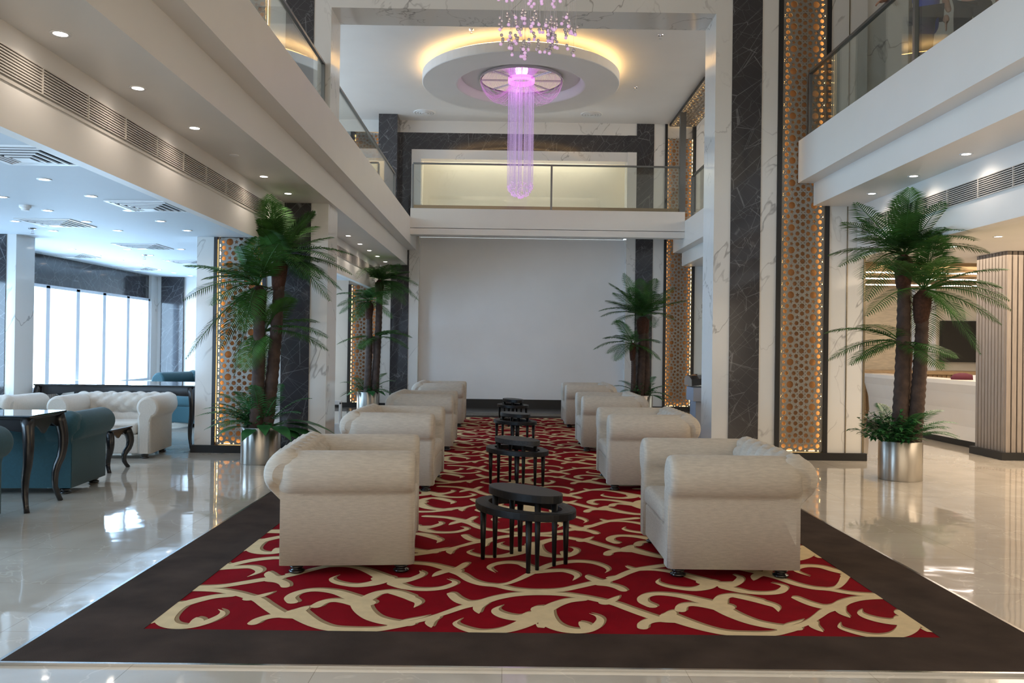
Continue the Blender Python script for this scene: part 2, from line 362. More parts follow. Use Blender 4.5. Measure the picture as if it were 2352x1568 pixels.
struct('wall_arch_lintel', MB().box(LA['r'], RA['r'], YA, YA2, 5.72, CZ), M['wmarble'])
struct('trim_4', MB().box(LA['d0'], LA['d1'], YA-0.012, YA, 0, CZ), M['dmarble'])
struct('trim_5', MB().box(RA['d0'], RA['d1'], YA-0.012, YA, 0, CZ), M['dmarble'])
struct('trim_6', MB().box(4.36, 4.372, YA-0.008, YA, 0, CZ).box(RA['e']-0.02, RA['e']+0.005, YA-0.01, YA2, 0.1, 3.2), M['chan'])
for n, (u, v) in enumerate(((LA['w0']-0.045, LA['w0']), (LA['k0'], LA['k0']+0.045), (RA['w1'], RA['w1']+0.06), (RA['k1']-0.055, RA['k1']))):
    struct('trim_%d' % (7+n), MB().box(u, v, YA-0.02, YA+0.13, 0.09, LC if n < 2 else CZ), M['blackframe'])
struct('baseboard_arch_left', MB().box(LA['e']-0.03, LA['r']+0.02, YA-0.05, YA2+0.03, 0, 0.095), M['black'])
struct('baseboard_arch_right', MB().box(RA['r']-0.02, RA['e']+0.03, YA-0.05, YA2+0.03, 0, 0.095), M['black'])
# upstairs cross walls beside the arch
struct('wall_gallery_cross_right', MB().box(RA['e'], 11.6, YA+0.05, YA2, 4.05, CZ), M['wmarble'])
struct('wall_gallery_cross_left', MB().box(-7.4, LA['e'], YA+0.05, YA2, 4.05, CZ), M['wmarble'])
struct('trim_11', MB().box(5.15, 5.19, YA+0.035, YA+0.05, 4.05, CZ).box(5.9, 5.94, YA+0.035, YA+0.05, 4.05, CZ), M['chan'])

# ---- rear column plane and rear wall
LB = dict(r=-1.99, w1=-2.21, d0=-2.61, w0=-2.84, s1=-2.90, s0=-3.50, k0=-3.56, e=-4.2)
RB = dict(r=2.67, d0=2.88, d1=3.27, w1=3.52, s0=3.575, s1=4.16, k1=4.22, e=4.62)
SL = 3.87
a = MB()
a.box(LB['w0'], LB['r'], YB, YW+.1, 0, SL); a.box(LB['e'], LB['k0'], YB, YW+.1, 0, LC); a.box(LB['k0'], LB['w0'], YB+0.12, YW+.1, 0, SL)
a.box(LB['e'], LB['k0'], YB, YW+.1, LC, SL)
struct('wall_rear_left', a, M['wmarble'])
a = MB()
a.box(RB['r'], RB['w1'], YB, YW+.1, 0, CZ); a.box(RB['k1'], 6.3, YB, YW+.1, 0, CZ); a.box(RB['w1'], RB['k1'], YB+0.12, YW+.1, 0, CZ)
struct('wall_rear_right', a, M['wmarble'])
struct('trim_12', MB().box(LB['d0'], LB['w1'], YB-0.012, YB, 0, SL), M['dmarble'])
struct('trim_13', MB().box(RB['d0'], RB['d1'], YB-0.012, YB, 0, CZ), M['dmarble'])
for n, (u, v) in enumerate(((LB['w0']-0.06, LB['w0']), (LB['k0'], LB['k0']+0.06), (RB['w1'], RB['w1']+0.055), (RB['k1']-0.06, RB['k1']))):
    struct('trim_%d' % (14+n), MB().box(u, v, YB-0.02, YB+0.12, 0.09, LC if n < 2 else CZ), M['blackframe'])
struct('wall_rear', MB().box(LB['r'], RB['r'], YW, YW+0.2, 0, SL), M['backwall'])
struct('baseboard_rear', MB().box(LB['r'], RB['r'], YW-0.02, YW, 0, 0.2), M['black'])
struct('baseboard_rear_left', MB().box(LB['e'], LB['r'], YB-0.03, YB, 0, 0.1), M['black'])
struct('baseboard_rear_right', MB().box(RB['r'], 6.3, YB-0.03, YB, 0, 0.1), M['black'])
# upper rear wall: white band, dark surround, white frame, cream recess
ux = lambda p: at(p, 400, YB).x
uz = lambda y: (797-y)/F*YB+H
struct('wall_upper_rear_band', MB().box(-4.2, RB['r'], YB, YB+0.25, 6.19, CZ).box(-4.2, ux(1436), YB, YB+.25, SL, 4.2), M['wmarble'])
d0, w0_, o0, o1, w1_ = -2.89, ux(945), ux(967), RB['r'], RB['d0']
struct('wall_upper_rear_dark', MB().box(d0, w0_, YB, YB+.25, 4.2, 6.19).box(w0_, RB['r'], YB, YB+.25, 5.81, 6.19).box(RB['r'], RB['d1'], YB-.02, YB, 5.81, 6.19), M['dmarble'])
struct('wall_upper_rear_frame', MB().box(w0_, o0, YB-.01, YB+.3, 4.2, 5.81).box(o0, o1, YB-.01, YB+.3, 5.6, 5.81).box(o1, w1_, YB-.025, YB, 4.0, 5.81), M['wmarble'])
struct('wall_upper_rear_recess', MB().box(-2.6, 3.2, 19.3, 19.4, 4.0, 6.2).box(-2.3, o0-0.02, YB+.3, 19.3, 4, 6.2).box(o1+.05, o1+.4, YB+.3, 19.3, 4, 6.2), M['creamwall'])
struct('wall_upper_rear_left', MB().box(-7.4, -4.2, YB, YB+.25, LC, CZ).box(-4.2, d0, YB+.12, YB+.25, SL, 6.19).box(-4.2, -3.5, YB, YB+.12, SL, 6.19), M['wmarble'])
struct('trim_18', MB().box(at(869, 350, 18.1).x, at(912, 350, 18.1).x, 18.1, YB, 4.0, CZ), M['dmarble'])
struct('trim_19', MB().box(-3.56, -3.47, YB-.02, YB+.12, 4.0, 6.19), M['blackframe'])

# ---- galleries
XL, XR = -2.05, 3.72
def run_right(y0, y1, nm):
    struct(nm+'_fascia', MB().box(XR, 4.05, y0, y1, 3.55, 4.09), M['paint'])
    struct(nm+'_soffit', MB().box(3.92, 4.6, y0, y1, 3.26, 3.55), M['paint'])
    struct(nm+'_slab', MB().box(4.05, 9.0, y0, y1, 3.56, 4.05), M['paint'])
    struct(nm+'_bulkhead', MB().box(4.49, 4.64, y0, y1, 2.60, 3.26), M['paint'])
run_right(-2.5, YA-0.012, 'wall_gallery_right'); run_right(YA2+0.03, YB-0.03, 'wall_gallery_right_rear')
def run_left(y0, y1, nm, cap=0):
    struct(nm+'_fascia', MB().box(-2.5, XL, y0, y1, 3.54, 4.09), M['paint'])
    struct(nm+'_soffit', MB().box(-2.95, -2.25, y0, y1, 3.20, 3.54), M['paint'])
    struct(nm+'_slab', MB().box(-7.3, -2.5, y0, y1, 3.55, 4.05), M['paint'])
    struct(nm+'_bulkhead', MB().box(-2.95, -2.86, y0, y1, 2.60, 3.20), M['paint'])
run_left(-2.5, YA, 'wall_gallery_left'); run_left(YA2, YB, 'wall_gallery_left_rear')
struct('wall_gallery_left_link', MB().box(LA['r']+0.001, XL, YA, YA2, 3.54, 4.09).box(LA['r']+0.001, -2.25, YA, YA2, 3.20, 3.54), M['paint'])
struct('wall_gallery_bridge', MB().box(XL, XR, 17.35, YB-.02, 3.86, 4.28).box(XL, XR, 17.35, 17.6, 3.73, 3.87), M['paint'])
struct('trim_20', MB().box(LA['e'], LA['w0'], YA-0.0, YA+0.1, LC, 3.2), M['paint'])

# ---- linear grilles on the bulkheads
def grille(name, x, face, y0, y1, z0, z1, label):
    e = empty(name, (x, (y0+y1)/2, z0), 0, label, 'air grille')
    s = 1 if face > 0 else -1
    hy = (y1-y0)/2; hz = z1-z0
    MB().box(min(0.001*s, 0.004*s), max(0.001*s, 0.004*s), -hy, hy, 0, hz).build('backing', M['void'], e)
    g = MB(); n = 9
    for k in range(n+1):
        z = hz*k/n
        g.box(min(0.004*s, 0.016*s), max(0.004*s, 0.016*s), -hy, hy, z-0.0042, z+0.0042)
    y = -hy
    while y < hy:
        g.box(min(0.004*s, 0.019*s), max(0.004*s, 0.019*s), y-0.004, y+0.004, 0, hz); y += 0.55
    g.build('louvres', M['grille'], e)
    return e
grille('air_grille', -2.86, 1, -1.0, 9.75, 2.90, 3.06, 'long slatted air grille along the left gallery beam, nearer the viewer')
grille('air_grille', -2.86, 1, 12.0, 18.4, 2.90, 3.06, 'slatted air grille on the far left beam beyond the marble arch')
grille('air_grille', 4.49, -1, 4.0, 10.45, 2.88, 3.06, 'long slatted air grille on the right white beam above the palm')
struct('trim_21', MB().box(-2.861, -2.852, -1, YA, 2.865, 2.885), M['grille'])

# ---- glass railings
def railing(label, pts, z0, z1, posts, base=True):
    p0, p1 = Vector(pts[0]), Vector(pts[1]); d = (p1-p0); L = d.length; t = d/L
    rz = math.atan2(t.y, t.x)
    e = empty('glass_railing', ((p0.x+p1.x)/2, (p0.y+p1.y)/2, z0), rz, label, 'railing')
    h = z1-z0
    MB().box(-L/2, L/2, -0.006, 0.006, 0.0, h-0.03).build('glass_panel', M['glass'], e)
    MB().box(-L/2, L/2, -0.025, 0.025, h-0.035, h).build('handrail', M['rail'], e, bevel=0.004)
    if base: MB().box(-L/2, L/2, -0.02, 0.02, 0, 0.09).build('base_channel', M['chan'], e)
    for s in posts:
        MB().box(-L/2+s-0.02, -L/2+s+0.02, -0.03, 0.012, 0, h-0.035).build('post', M['rail'], e, bevel=0.003)
    return e
railing('glass balustrade across the rear balcony below the hanging chandelier', ((-2.02, 17.5), (3.72, 17.5)), 4.28, 5.27, [0.0, 2.93, 5.7])
railing('glass balustrade on the left gallery, stretch nearer than the marble arch', ((-2.39, -2.0), (-2.39, YA-0.02)), 4.09, 5.0, [12.55], base=False)
railing('glass balustrade on the left gallery, stretch behind the marble arch', ((-2.39, YA2+.03), (-2.39, 17.3)), 4.09, 5.0, [6.08], base=False)
railing('glass balustrade on the right gallery in front of two people', ((3.85, 10.55), (3.85, 0.0)), 4.09, 4.97, [0.02, 2.75, 5.5], base=False)
railing('short glass balustrade on the right gallery seen through the arch', ((3.80, 17.0), (3.80, YA2+0.2)), 4.09, 4.98, [0.02, 3.0], base=False)
struct('trim_22', MB().box(3.62, 3.74, 17.42, 17.54, 4.28, CZ), M['rail'])

# ---------------------------------------------------------------- lattice screens
P = 0.288
def holes_cell(cx, cy):
    H_ = []
    def poly(x, y, r, n, a0, star=None):
        pts = []
        for i in range(n*(2 if star else 1)):
            rr = r if (not star or i % 2 == 0) else r*star
            a = a0+2*PI*i/(n*(2 if star else 1))
            pts.append((cx+(x+rr*math.cos(a))*P, cy+(y+rr*math.sin(a))*P))
        H_.append(pts)
    poly(0, 0, 0.158, 10, 0)                                   # large round opening
    poly(0.5, 0.5, 0.135, 8, 0.1, 0.74)                         # eight-pointed rosette
    for k in range(8):
        a = k*PI/4; poly(0.5+0.335*math.cos(a), 0.5+0.335*math.sin(a), 0.103, 6, a)
    for k in range(8):
        a = k*PI/4+PI/8; poly(0.5+0.185*math.cos(a), 0.5+0.19*math.sin(a), 0.026, 4, a)
    for (x, y) in ((0.29, 0), (0.71, 0), (0, 0.29), (0, 0.71)): poly(x, y, 0.105, 5, PI/2 if x else 0, 0.48)
    return H_
def lattice_tile(wid):
    HS = []
    for i in (-2, -1, 0, 1, 2):
        for j in (-1, 0, 1): HS += holes_cell(i*P+P/2, j*P)
    hw = wid/2
    HS = [h for h in HS if any(-hw < p[0] < hw and 0 < p[1] < P for p in h)]
    hw2 = hw
    vs = [(-hw, 0), (hw, 0), (hw, P), (-hw, P)]; es = [(0, 1), (1, 2), (2, 3), (3, 0)]
    for h in HS:
        n = len(vs); vs += h; es += [(n+i, n+(i+1) % len(h)) for i in range(len(h))]
    V, E, Fc, _, _, _ = delaunay_2d_cdt([Vector(p) for p in vs], es, [], 0, 1e-5)
    def inside(p, h):
        c = False; j = len(h)-1
        for i in range(len(h)):
            if (h[i][1] > p[1]) != (h[j][1] > p[1]) and p[0] < (h[j][0]-h[i][0])*(p[1]-h[i][1])/(h[j][1]-h[i][1])+h[i][0]: c = not c
            j = i
        return c
    T = []
    for f in Fc:
        c = sum((V[i] for i in f), Vector((0, 0)))/len(f)
        if not (-hw < c.x < hw and 0 < c.y < P): continue
        if any(inside(c, h) for h in HS): continue
        T.append(tuple(f))
    return V, T
def lattice_mesh(name, wid, z1, th=0.012, frame=0.02):
    V, T = lattice_tile(wid); cnt = {}
    for f in T:
        for i in range(len(f)):
            e = tuple(sorted((f[i], f[(i+1) % len(f)]))); cnt[e] = cnt.get(e, 0)+1
    edge = [(f[i], f[(i+1) % len(f)]) for f in T for i in range(len(f)) if cnt[tuple(sorted((f[i], f[(i+1) % len(f)])))] == 1]
    edge = [e for e in edge if not ((V[e[0]].y < 1e-4 and V[e[1]].y < 1e-4) or (V[e[0]].y > P-1e-4 and V[e[1]].y > P-1e-4))]
    mb = MB(); rows = int(math.ceil(z1/P)); nv = len(V)
    for r in range(rows):
        vs = [(v.x, 0, min(z1, v.y+r*P)) for v in V]+[(v.x, th, min(z1, v.y+r*P)) for v in V]
        fs = [f for f in T if not all(V[i].y+r*P >= z1 for i in f)]
        mb.add(vs, fs+[tuple(i+nv for i in f)[::-1] for f in fs]+[(a_, a_+nv, b_+nv, b_) for (a_, b_) in edge if not (V[a_].y+r*P >= z1 and V[b_].y+r*P >= z1)])
    mb.box(-wid/2-0.001, -wid/2+0.012, -0.004, th+.004, 0, z1); mb.box(wid/2-0.012, wid/2+0.001, -0.004, th+.004, 0, z1)
    mb.box(-wid/2, wid/2, -0.004, th+.004, -0.0, 0.010)
    return mb
def screen(x0, x1, y, z0, z1, label, depth=0.075, ledtop=False):
    wid = x1-x0
    e = empty('lattice_screen', ((x0+x1)/2, y, z0), 0, label, 'lattice screen', 'backlit lattice screens')
    lattice_mesh('lattice', wid, z1-z0).build('lattice', M['lattice'], e)
    MB().box(-wid/2, wid/2, depth-0.008, depth-0.002, 0, z1-z0).build('backing_board', M['latback'], e)
    s = MB()
    s.box(-wid/2+0.002, -wid/2+0.012, 0.028, 0.05, 0.03, z1-z0-0.02); s.box(wid/2-0.012, wid/2-0.002, 0.028, 0.05, 0.03, z1-z0-0.02)
    s.box(-wid/2+.02, wid/2-.02, 0.028, 0.05, 0.004, 0.012)
    s.build('light_strip', M['led'], e)
    return e
screen(RA['s0']+0.003, RA['s1']-0.003, YA+0.005, 0.1, 6.45, 'full-height backlit lattice screen on the near right marble pier beside the palm')
screen(LA['s0']+0.003, LA['s1']-0.003, YA+0.005, 0.1, 2.745, 'backlit lattice screen on the near left marble pier behind the tall palm')
screen(LA['s0']+0.003, LA['s1']-0.003, YA+0.005, 4.1, 6.45, 'backlit lattice screen upstairs on the left gallery behind the glass')
screen(LB['s0']+0.003, LB['s1']-0.003, YB+0.002, 0.1, 2.745, 'distant backlit lattice screen on the left behind the far palm')
screen(RB['s0']+0.003, RB['s1']-0.003, YB+0.002, 0.1, 6.15, 'distant tall backlit lattice screen on the right seen through the arch')
screen(-3.47, -2.90, YB+0.004, 4.22, 6.15, 'distant lattice screen upstairs left behind the dark marble pilaster')
# the screen that runs along the ceiling edge
e = empty('lattice_ceiling_strip', (3.9, YB-0.05, 6.40), 0, 'gold backlit lattice strip running along the upper right ceiling edge', 'lattice strip')
o = lattice_mesh('lattice', 0.57, YB-YA2-0.15).build('lattice', M['lattice'], e); o.rotation_euler = (PI/2, 0, 0)
o = MB().box(-0.285, 0.285, -(YB-YA2-0.15), 0, 0.045, 0.05).build('backing_board', M['latback'], e)
MB().box(-0.295, -0.287, -(YB-YA2-0.15), 0, -0.004, 0.055).box(0.287, 0.295, -(YB-YA2-0.15), 0, -0.004, 0.055).build('edge_frame', M['blackframe'], e)
MB().box(-0.28, -0.268, -(YB-YA2-0.2), -.05, 0.015, 0.04).box(0.268, 0.28, -(YB-YA2-0.2), -.05, 0.015, 0.04).build('light_strip', M['led'], e)
# ---------------------------------------------------------------- ceiling disc with cove light
DC = Vector((0.20, 15.0, 0))
R = 1.78
mb = MB()
n = 72
prof = [(1.15, 6.14), (1.17, 6.13), (R-0.01, 6.13), (R, 6.14), (R, 6.29), (R-0.02, 6.30), (1.2, 6.30), (1.15, 6.458), (1.10, 6.458), (1.10, 6.28), (0.0, 6.28)]
mb.lathe(prof, n, (DC.x, DC.y, 0))
d = mb.build('ceiling_disc', M['ceil'], smooth=False, recalc=True)
tag(d, 'large round white dropped ceiling disc with warm cove light around its rim', 'ceiling disc')
mb = MB(); mb.lathe([(1.15, 6.14), (1.11, 6.18), (1.08, 6.279)], n, (DC.x, DC.y, 0))
mb.build('recess_ring', M['ceil'], d, smooth=True)
mb = MB(); mb.lathe([(R-0.10, 6.305), (R-0.07, 6.305), (R-0.07, 6.325), (R-0.10, 6.325), (R-0.10, 6.305)], n, (DC.x, DC.y, 0))
mb.build('cove_light', M['cove'], d)

# ---------------------------------------------------------------- chandeliers
def pinkish(name, c, e, es, a=0.75):
    m, nt, b = newmat(name)
    b.inputs['Base Color'].default_value = (*c, 1); b.inputs['Roughness'].default_value = 0.15
    b.inputs['Emission Color'].default_value = (*e, 1); b.inputs['Emission Strength'].default_value = es
    b.inputs['Alpha'].default_value = a
    return m
M['fibre_v'] = pinkish('violet_fibre_optic', (0.80, 0.66, 0.90), (0.72, 0.48, 0.95), 0.22, 0.45)
M['fibre_p'] = pinkish('pink_fibre_optic', (0.85, 0.55, 0.85), (0.95, 0.25, 0.95), 0.35, 0.4)
M['crystal_v'] = pinkish('violet_crystal', (0.85, 0.7, 0.9), (0.9, 0.45, 0.95), 0.35, 1.0)
M['crystal_w'] = plain('clear_crystal', (0.62, 0.58, 0.64), 0.08, metal=0.5)
M['cord_w'] = pinkish('clear_cord', (0.75, 0.72, 0.78), (0.6, 0.5, 0.6), 0.05, 0.5)
M['glow_p'] = emit('pink_led_ring', (1.0, 0.22, 0.95), 2.2)
def octa(mb, p, r):
    x, y, z = p
    mb.add([(x+r, y, z), (x-r, y, z), (x, y+r, z), (x, y-r, z), (x, y, z+r), (x, y, z-r)],
           [(0, 2, 4), (2, 1, 4), (1, 3, 4), (3, 0, 4), (2, 0, 5), (1, 2, 5), (3, 1, 5), (0, 3, 5)])
rng = random.Random(5)
e = empty('chandelier', (DC.x+0.01, DC.y, 4.09), 0, 'violet fibre-optic jellyfish chandelier hanging from the round ceiling disc', 'chandelier')
zt = 6.27-4.09
MB().lathe([(0.0, zt-0.035), (0.72, zt-0.035), (0.74, zt-0.02), (0.74, zt+0.005), (0.0, zt+0.005)], 48).build('mirror_plate', M['mirror'], e, smooth=False)
g = MB(); g.lathe([(0.75, zt-0.05), (0.76, zt-0.05), (0.76, zt-0.01), (0.75, zt-0.01)], 48)
for k in range(8):
    a = k*PI/4; g.tube([(0.25*math.cos(a), 0.25*math.sin(a), zt-0.045), (0.74*math.cos(a), 0.74*math.sin(a), zt-0.045)], 0.008, 5)
g.build('frame', M['crystal_w'], e)
MB().lathe([(0.20, zt-0.075), (0.24, zt-0.075), (0.24, zt-0.04), (0.20, zt-0.04)], 32).build('light_ring', M['glow_p'], e)
g = MB()
for k in range(150):                                           # strands that drape from the rim to the centre
    a = 2*PI*k/150+rng.uniform(-.01, .01); rr = 0.745; dip = rng.uniform(0.25, 0.34); r1 = rng.uniform(0.16, 0.24)
    pts = []
    for i in range(9):
        t = i/8; r_ = rr+(r1-rr)*(t**1.25); z = zt-0.05-dip*math.sin(PI*min(1, t*0.9+0.02))**0.8
        pts.append((r_*math.cos(a), r_*math.sin(a), z))
    g.tube(pts, 0.0016, 3, cap=False)
g.build('draped_strands', M['fibre_p'], e, smooth=True)['kind'] = 'stuff'
g = MB()
for k in range(230):
    a = rng.uniform(0, 2*PI); r_ = 0.235*math.sqrt(rng.uniform(0.15, 1)) if k % 3 else 0.235
    zb = 0.24-0.24*math.sqrt(max(0, 1-(r_/0.245)**2))+rng.uniform(0, .03)
    g.tube([(r_*math.cos(a), r_*math.sin(a), zt-0.05), (r_*math.cos(a), r_*math.sin(a), zb)], 0.0018, 3, cap=False)
    for q in range(5): octa(g, (r_*math.cos(a), r_*math.sin(a), zb+rng.uniform(0, 1.9)), 0.006)
g.build('hanging_strands', M['fibre_v'], e, smooth=True)['kind'] = 'stuff'
g = MB()
for k in range(260):
    a = rng.uniform(0, 2*PI); ph = rng.uniform(0, PI/2)**1.0
    octa(g, (0.24*math.cos(a)*math.sin(ph), 0.24*math.sin(a)*math.sin(ph), 0.25-0.24*math.cos(ph)+rng.uniform(-.01, .03)), 0.011)
g.build('crystals', M['crystal_v'], e)['kind'] = 'stuff'
l = bpy.data.lights.new('pink_glow', 'POINT'); l.energy = 3; l.color = (1, 0.35, 0.95); l.shadow_soft_size = 0.12
o = bpy.data.objects.new('pink_glow', l); COL.objects.link(o); o.location = (0, 0, zt-0.22); o.parent = e

c2 = at(1240, 140, 6.6)
e = empty('crystal_ball_chandelier', (c2.x, 6.6, c2.z), 0, 'nearer chandelier of crystal balls on cords in front of the marble arch', 'chandelier')
top = CZ-c2.z
MB().lathe([(0, top-0.04), (0.40, top-0.04), (0.42, top-0.02), (0.42, top), (0, top)], 40).build('ceiling_plate', M['mirror'], e)
g = MB(); b1 = MB(); b2 = MB()
for k in range(95):
    a = rng.uniform(0, 2*PI); r_ = 0.34*math.sqrt(rng.uniform(0.02, 1)); x, y = r_*math.cos(a), r_*math.sin(a)
    zb = 0.0+0.10*(r_/0.34)**2+rng.uniform(0, 0.26); zb = max(zb, 0)
    if k % 3 == 0:
        zb += 0.36; x *= 1.15; y *= 1.15
    g.tube([(x, y, top-0.03), (x, y, zb)], 0.0011, 3, cap=False)
    (b2 if k % 3 == 0 else b1)
    for q in range(rng.randint(2, 5)):
        bb = b2 if (k % 3 == 0 or q == 0) else b1
        bb.lathe([(0, -0.014), (0.010, -0.010), (0.014, 0), (0.010, 0.010), (0, 0.014)], 6, (x+rng.uniform(-.012, .012), y+rng.uniform(-.012, .012), zb+q*0.023+0.01))
g.build('cords', M['cord_w'], e)['kind'] = 'stuff'
b1.build('clear_balls', M['crystal_w'], e)['kind'] = 'stuff'
tag(b2.build('violet_balls', M['crystal_v'], e), 'glowing violet crystal balls')['kind'] = 'stuff'

# ---------------------------------------------------------------- downlights, diffusers, sprinklers
def make_downlight():
    e = empty('downlight', (0, 0, 0))
    MB().lathe([(0.040, -0.004), (0.056, -0.006), (0.060, 0.0), (0.040, 0.0)], 20).build('trim_ring', M['white_plastic'], e, smooth=True)
    MB().lathe([(0.0, -0.003), (0.041, -0.003), (0.041, -0.0005), (0, -0.0005)], 20).build('lens', M['lamp'], e)
    return e
DL = make_downlight(); first = [True]
def downlight(p, label, power=0, color=(1, 0.86, 0.72), group=None, size=150):
    o = DL if first[0] else copy_tree(DL)
    first[0] = False
    o.location = p; tag(o, label, 'downlight', group)
    if power:
        l = bpy.data.lights.new('downlight_beam', 'SPOT'); l.energy = power; l.color = color
        l.spot_size = math.radians(size); l.spot_blend = 0.8; l.shadow_soft_size = 0.04
        q = bpy.data.objects.new('downlight_beam', l); COL.objects.link(q); q.parent = o; q.location = (0, 0, -0.03)
G1 = 'downlights in the left gallery soffit'
ORD = ['nearest to the viewer', 'second from the viewer', 'third from the viewer', 'fourth from the viewer', 'fifth from the viewer', 'farthest from the viewer']
for i, y in enumerate((3.86, 4.86, 5.88, 6.95, 8.93, 9.92)):
    downlight((-2.64, y, 3.20), 'recessed downlight in the left gallery soffit, %s in its row' % ORD[i], 3.5, group=G1)
for i, y in enumerate((13.7, 14.8, 15.8, 16.8, 17.9)):
    downlight((-2.64, y, 3.20), 'small downlight in the left soffit beyond the arch, ' + (ORD[:4]+ORD[5:])[i], 3, group='far downlights in the left gallery soffit')
for i, y in enumerate((4.7, 5.7, 6.7, 7.7, 8.7, 9.7)):
    downlight((4.28, y, 3.26), 'round downlight in the right gallery soffit, %s in its row' % ORD[i], 3.5, group='downlights in the right gallery soffit')
LL = ['left of the near bulkhead edge, biggest of the lounge lights', 'between the near smoke detector and the bulkhead', 'cut by the left picture edge', 'just right of the smoke detector',
      'touching the lower edge of the diffuser beside the bulkhead', 'at the far left before the wide flat diffuser', 'at the right end of the wide flat diffuser', 'below the diffuser beside the bulkhead, right side',
      'right of the small left sprinkler', 'above the middle thin diffuser', 'nearest the top of the left marble pier', 'above the left end of the window wall', 'under the middle thin diffuser', 'left of the marble pier top',
      'left of the deep sprinkler', 'right of the deep sprinkler', 'over the third window pane', 'small one near the pier, deep in the room', 'over the fourth window pane', 'by the thinnest far diffuser',
      'second last before the far dark marble panel', 'last before the far dark marble panel']
for kk, (x, y) in enumerate(((101.6, 411.5), (209, 450), (5, 452), (109.5, 483), (295.5, 483), (35.5, 507.6), (198, 508.6), (369, 507.6), (122, 529.6), (271, 529), (430, 529),
               (165, 572), (293, 572), (416, 572), (224, 587), (345, 585.6), (276, 597), (390.6, 597), (322, 608), (365, 619), (400, 626), (437.5, 633))):
    p = gr(x, y, LC)
    p.y = min(p.y, 17.0)
    downlight((p.x, p.y, LC), 'lounge ceiling downlight, ' + LL[kk], 2.5, (1, 0.9, 0.82), 'downlights in the lounge ceiling')
for (x, y, tx) in ((2293, 543, 'above the slatted pier'), (2190, 566, 'between the palm crown and the slatted pier'), (2110, 590, 'behind the palm crown')):
    p = gr(x, y, LC); downlight((p.x, p.y, LC), 'round downlight in the low reception ceiling, ' + tx, 8, group='downlights in the reception ceiling')

def diffuser(x, y, w, lab, rz=0.0):
    e = empty('air_diffuser', (x, y, LC), rz, 'square louvred lounge ceiling diffuser, ' + lab, 'air diffuser', 'square diffusers in the lounge ceiling')
    h = w/2
    MB().box(-h+.02, h-.02, -h+.02, h-.02, -0.002, -0.001).build('duct', M['void'], e)
    g = MB()
    for k in range(5):
        a = h-k*(h*0.17); t = 0.012 if k else 0.03; z0 = -0.012-0.006*k if k else -0.010
        for (u0, u1, v0, v1) in ((-a, a, -a, -a+t), (-a, a, a-t, a), (-a, -a+t, -a+t, a-t), (a-t, a, -a+t, a-t)): g.box(u0, u1, v0, v1, z0, z0+0.010)
    g.box(-h*0.2, h*0.2, -h*0.2, h*0.2, -0.04, -0.035)
    g.build('louvres', M['white_plastic'], e)
for (x, y, tx) in ((60, 356, 'largest one at the left edge'), (344, 473, 'beside the bulkhead'), (130, 511, 'below the smoke detector'), (329, 565, 'left of the marble pier top'),
                (165, 586, 'above the first windows'), (315, 616, 'farthest, above the last windows'), (430, 600, 'cut off by the marble pier')):
    p = gr(x, y, LC); diffuser(p.x, min(p.y, 16.8), 0.62, tx)
def sprinkler(p, label):
    g = MB(); g.lathe([(0.0, 0), (0.045, 0), (0.04, -0.012), (0.012, -0.014), (0.012, -0.04), (0.0, -0.04)], 14, p)
    g.lathe([(0.0, -0.062), (0.025, -0.062), (0.025, -0.066), (0, -0.066)], 12, p)
    g.tube([(p[0]-.014, p[1], p[2]-.038), (p[0]-.014, p[1], p[2]-.062)], 0.003, 4); g.tube([(p[0]+.014, p[1], p[2]-.038), (p[0]+.014, p[1], p[2]-.062)], 0.003, 4)
    tag(g.build('sprinkler', M['mirror'], recalc=True), label, 'sprinkler')
p = gr(1083, 68, CZ); sprinkler(p, 'ceiling sprinkler left of the glowing ceiling disc')
p = gr(1517, 80, CZ); sprinkler(p, 'ceiling sprinkler right of the disc, nearer the arch lintel')
p = gr(1459, 200, CZ); sprinkler(p, 'ceiling sprinkler at the right end of the disc glow')
p = gr(75, 524, LC); sprinkler(p, 'ceiling sprinkler in the lounge near the left edge')
p = gr(332, 585, LC); sprinkler(p, 'ceiling sprinkler deep in the lounge above the window end')
p = gr(58, 472, LC)
g = MB(); g.lathe([(0, 0), (0.055, 0), (0.055, -0.02), (0.04, -0.03), (0.035, -0.05), (0, -0.055)], 20, p)
tag(g.build('smoke_detector', M['white_plastic'], smooth=False, recalc=True), 'white smoke detector on the lounge ceiling, upper left', 'smoke detector')
for (x, y, s) in ((975, 258, 'left'), (1359, 262, 'right')):
    p = gr(x, y, CZ)
    g = MB()
    for k in range(4): g.lathe([(0.24-k*.055, 0), (0.235-k*.055, -0.02-k*.004), (0.20-k*.055, -0.012-k*.004), (0.205-k*.055, 0)], 28, p)
    tag(g.build('round_diffuser', M['white_plastic'], smooth=True, recalc=True), 'round white air diffuser on the atrium ceiling, %s of the violet chandelier' % s, 'air diffuser')
p = gr(538, 356, 3.2)
g = MB(); g.lathe([(0, 0), (0.045, 0), (0.042, -0.006), (0, -0.008)], 20, p)
tag(g.build('speaker_cap', M['white_plastic'], recalc=True), 'small flat white ceiling cap between the left gallery downlights', 'ceiling cap')

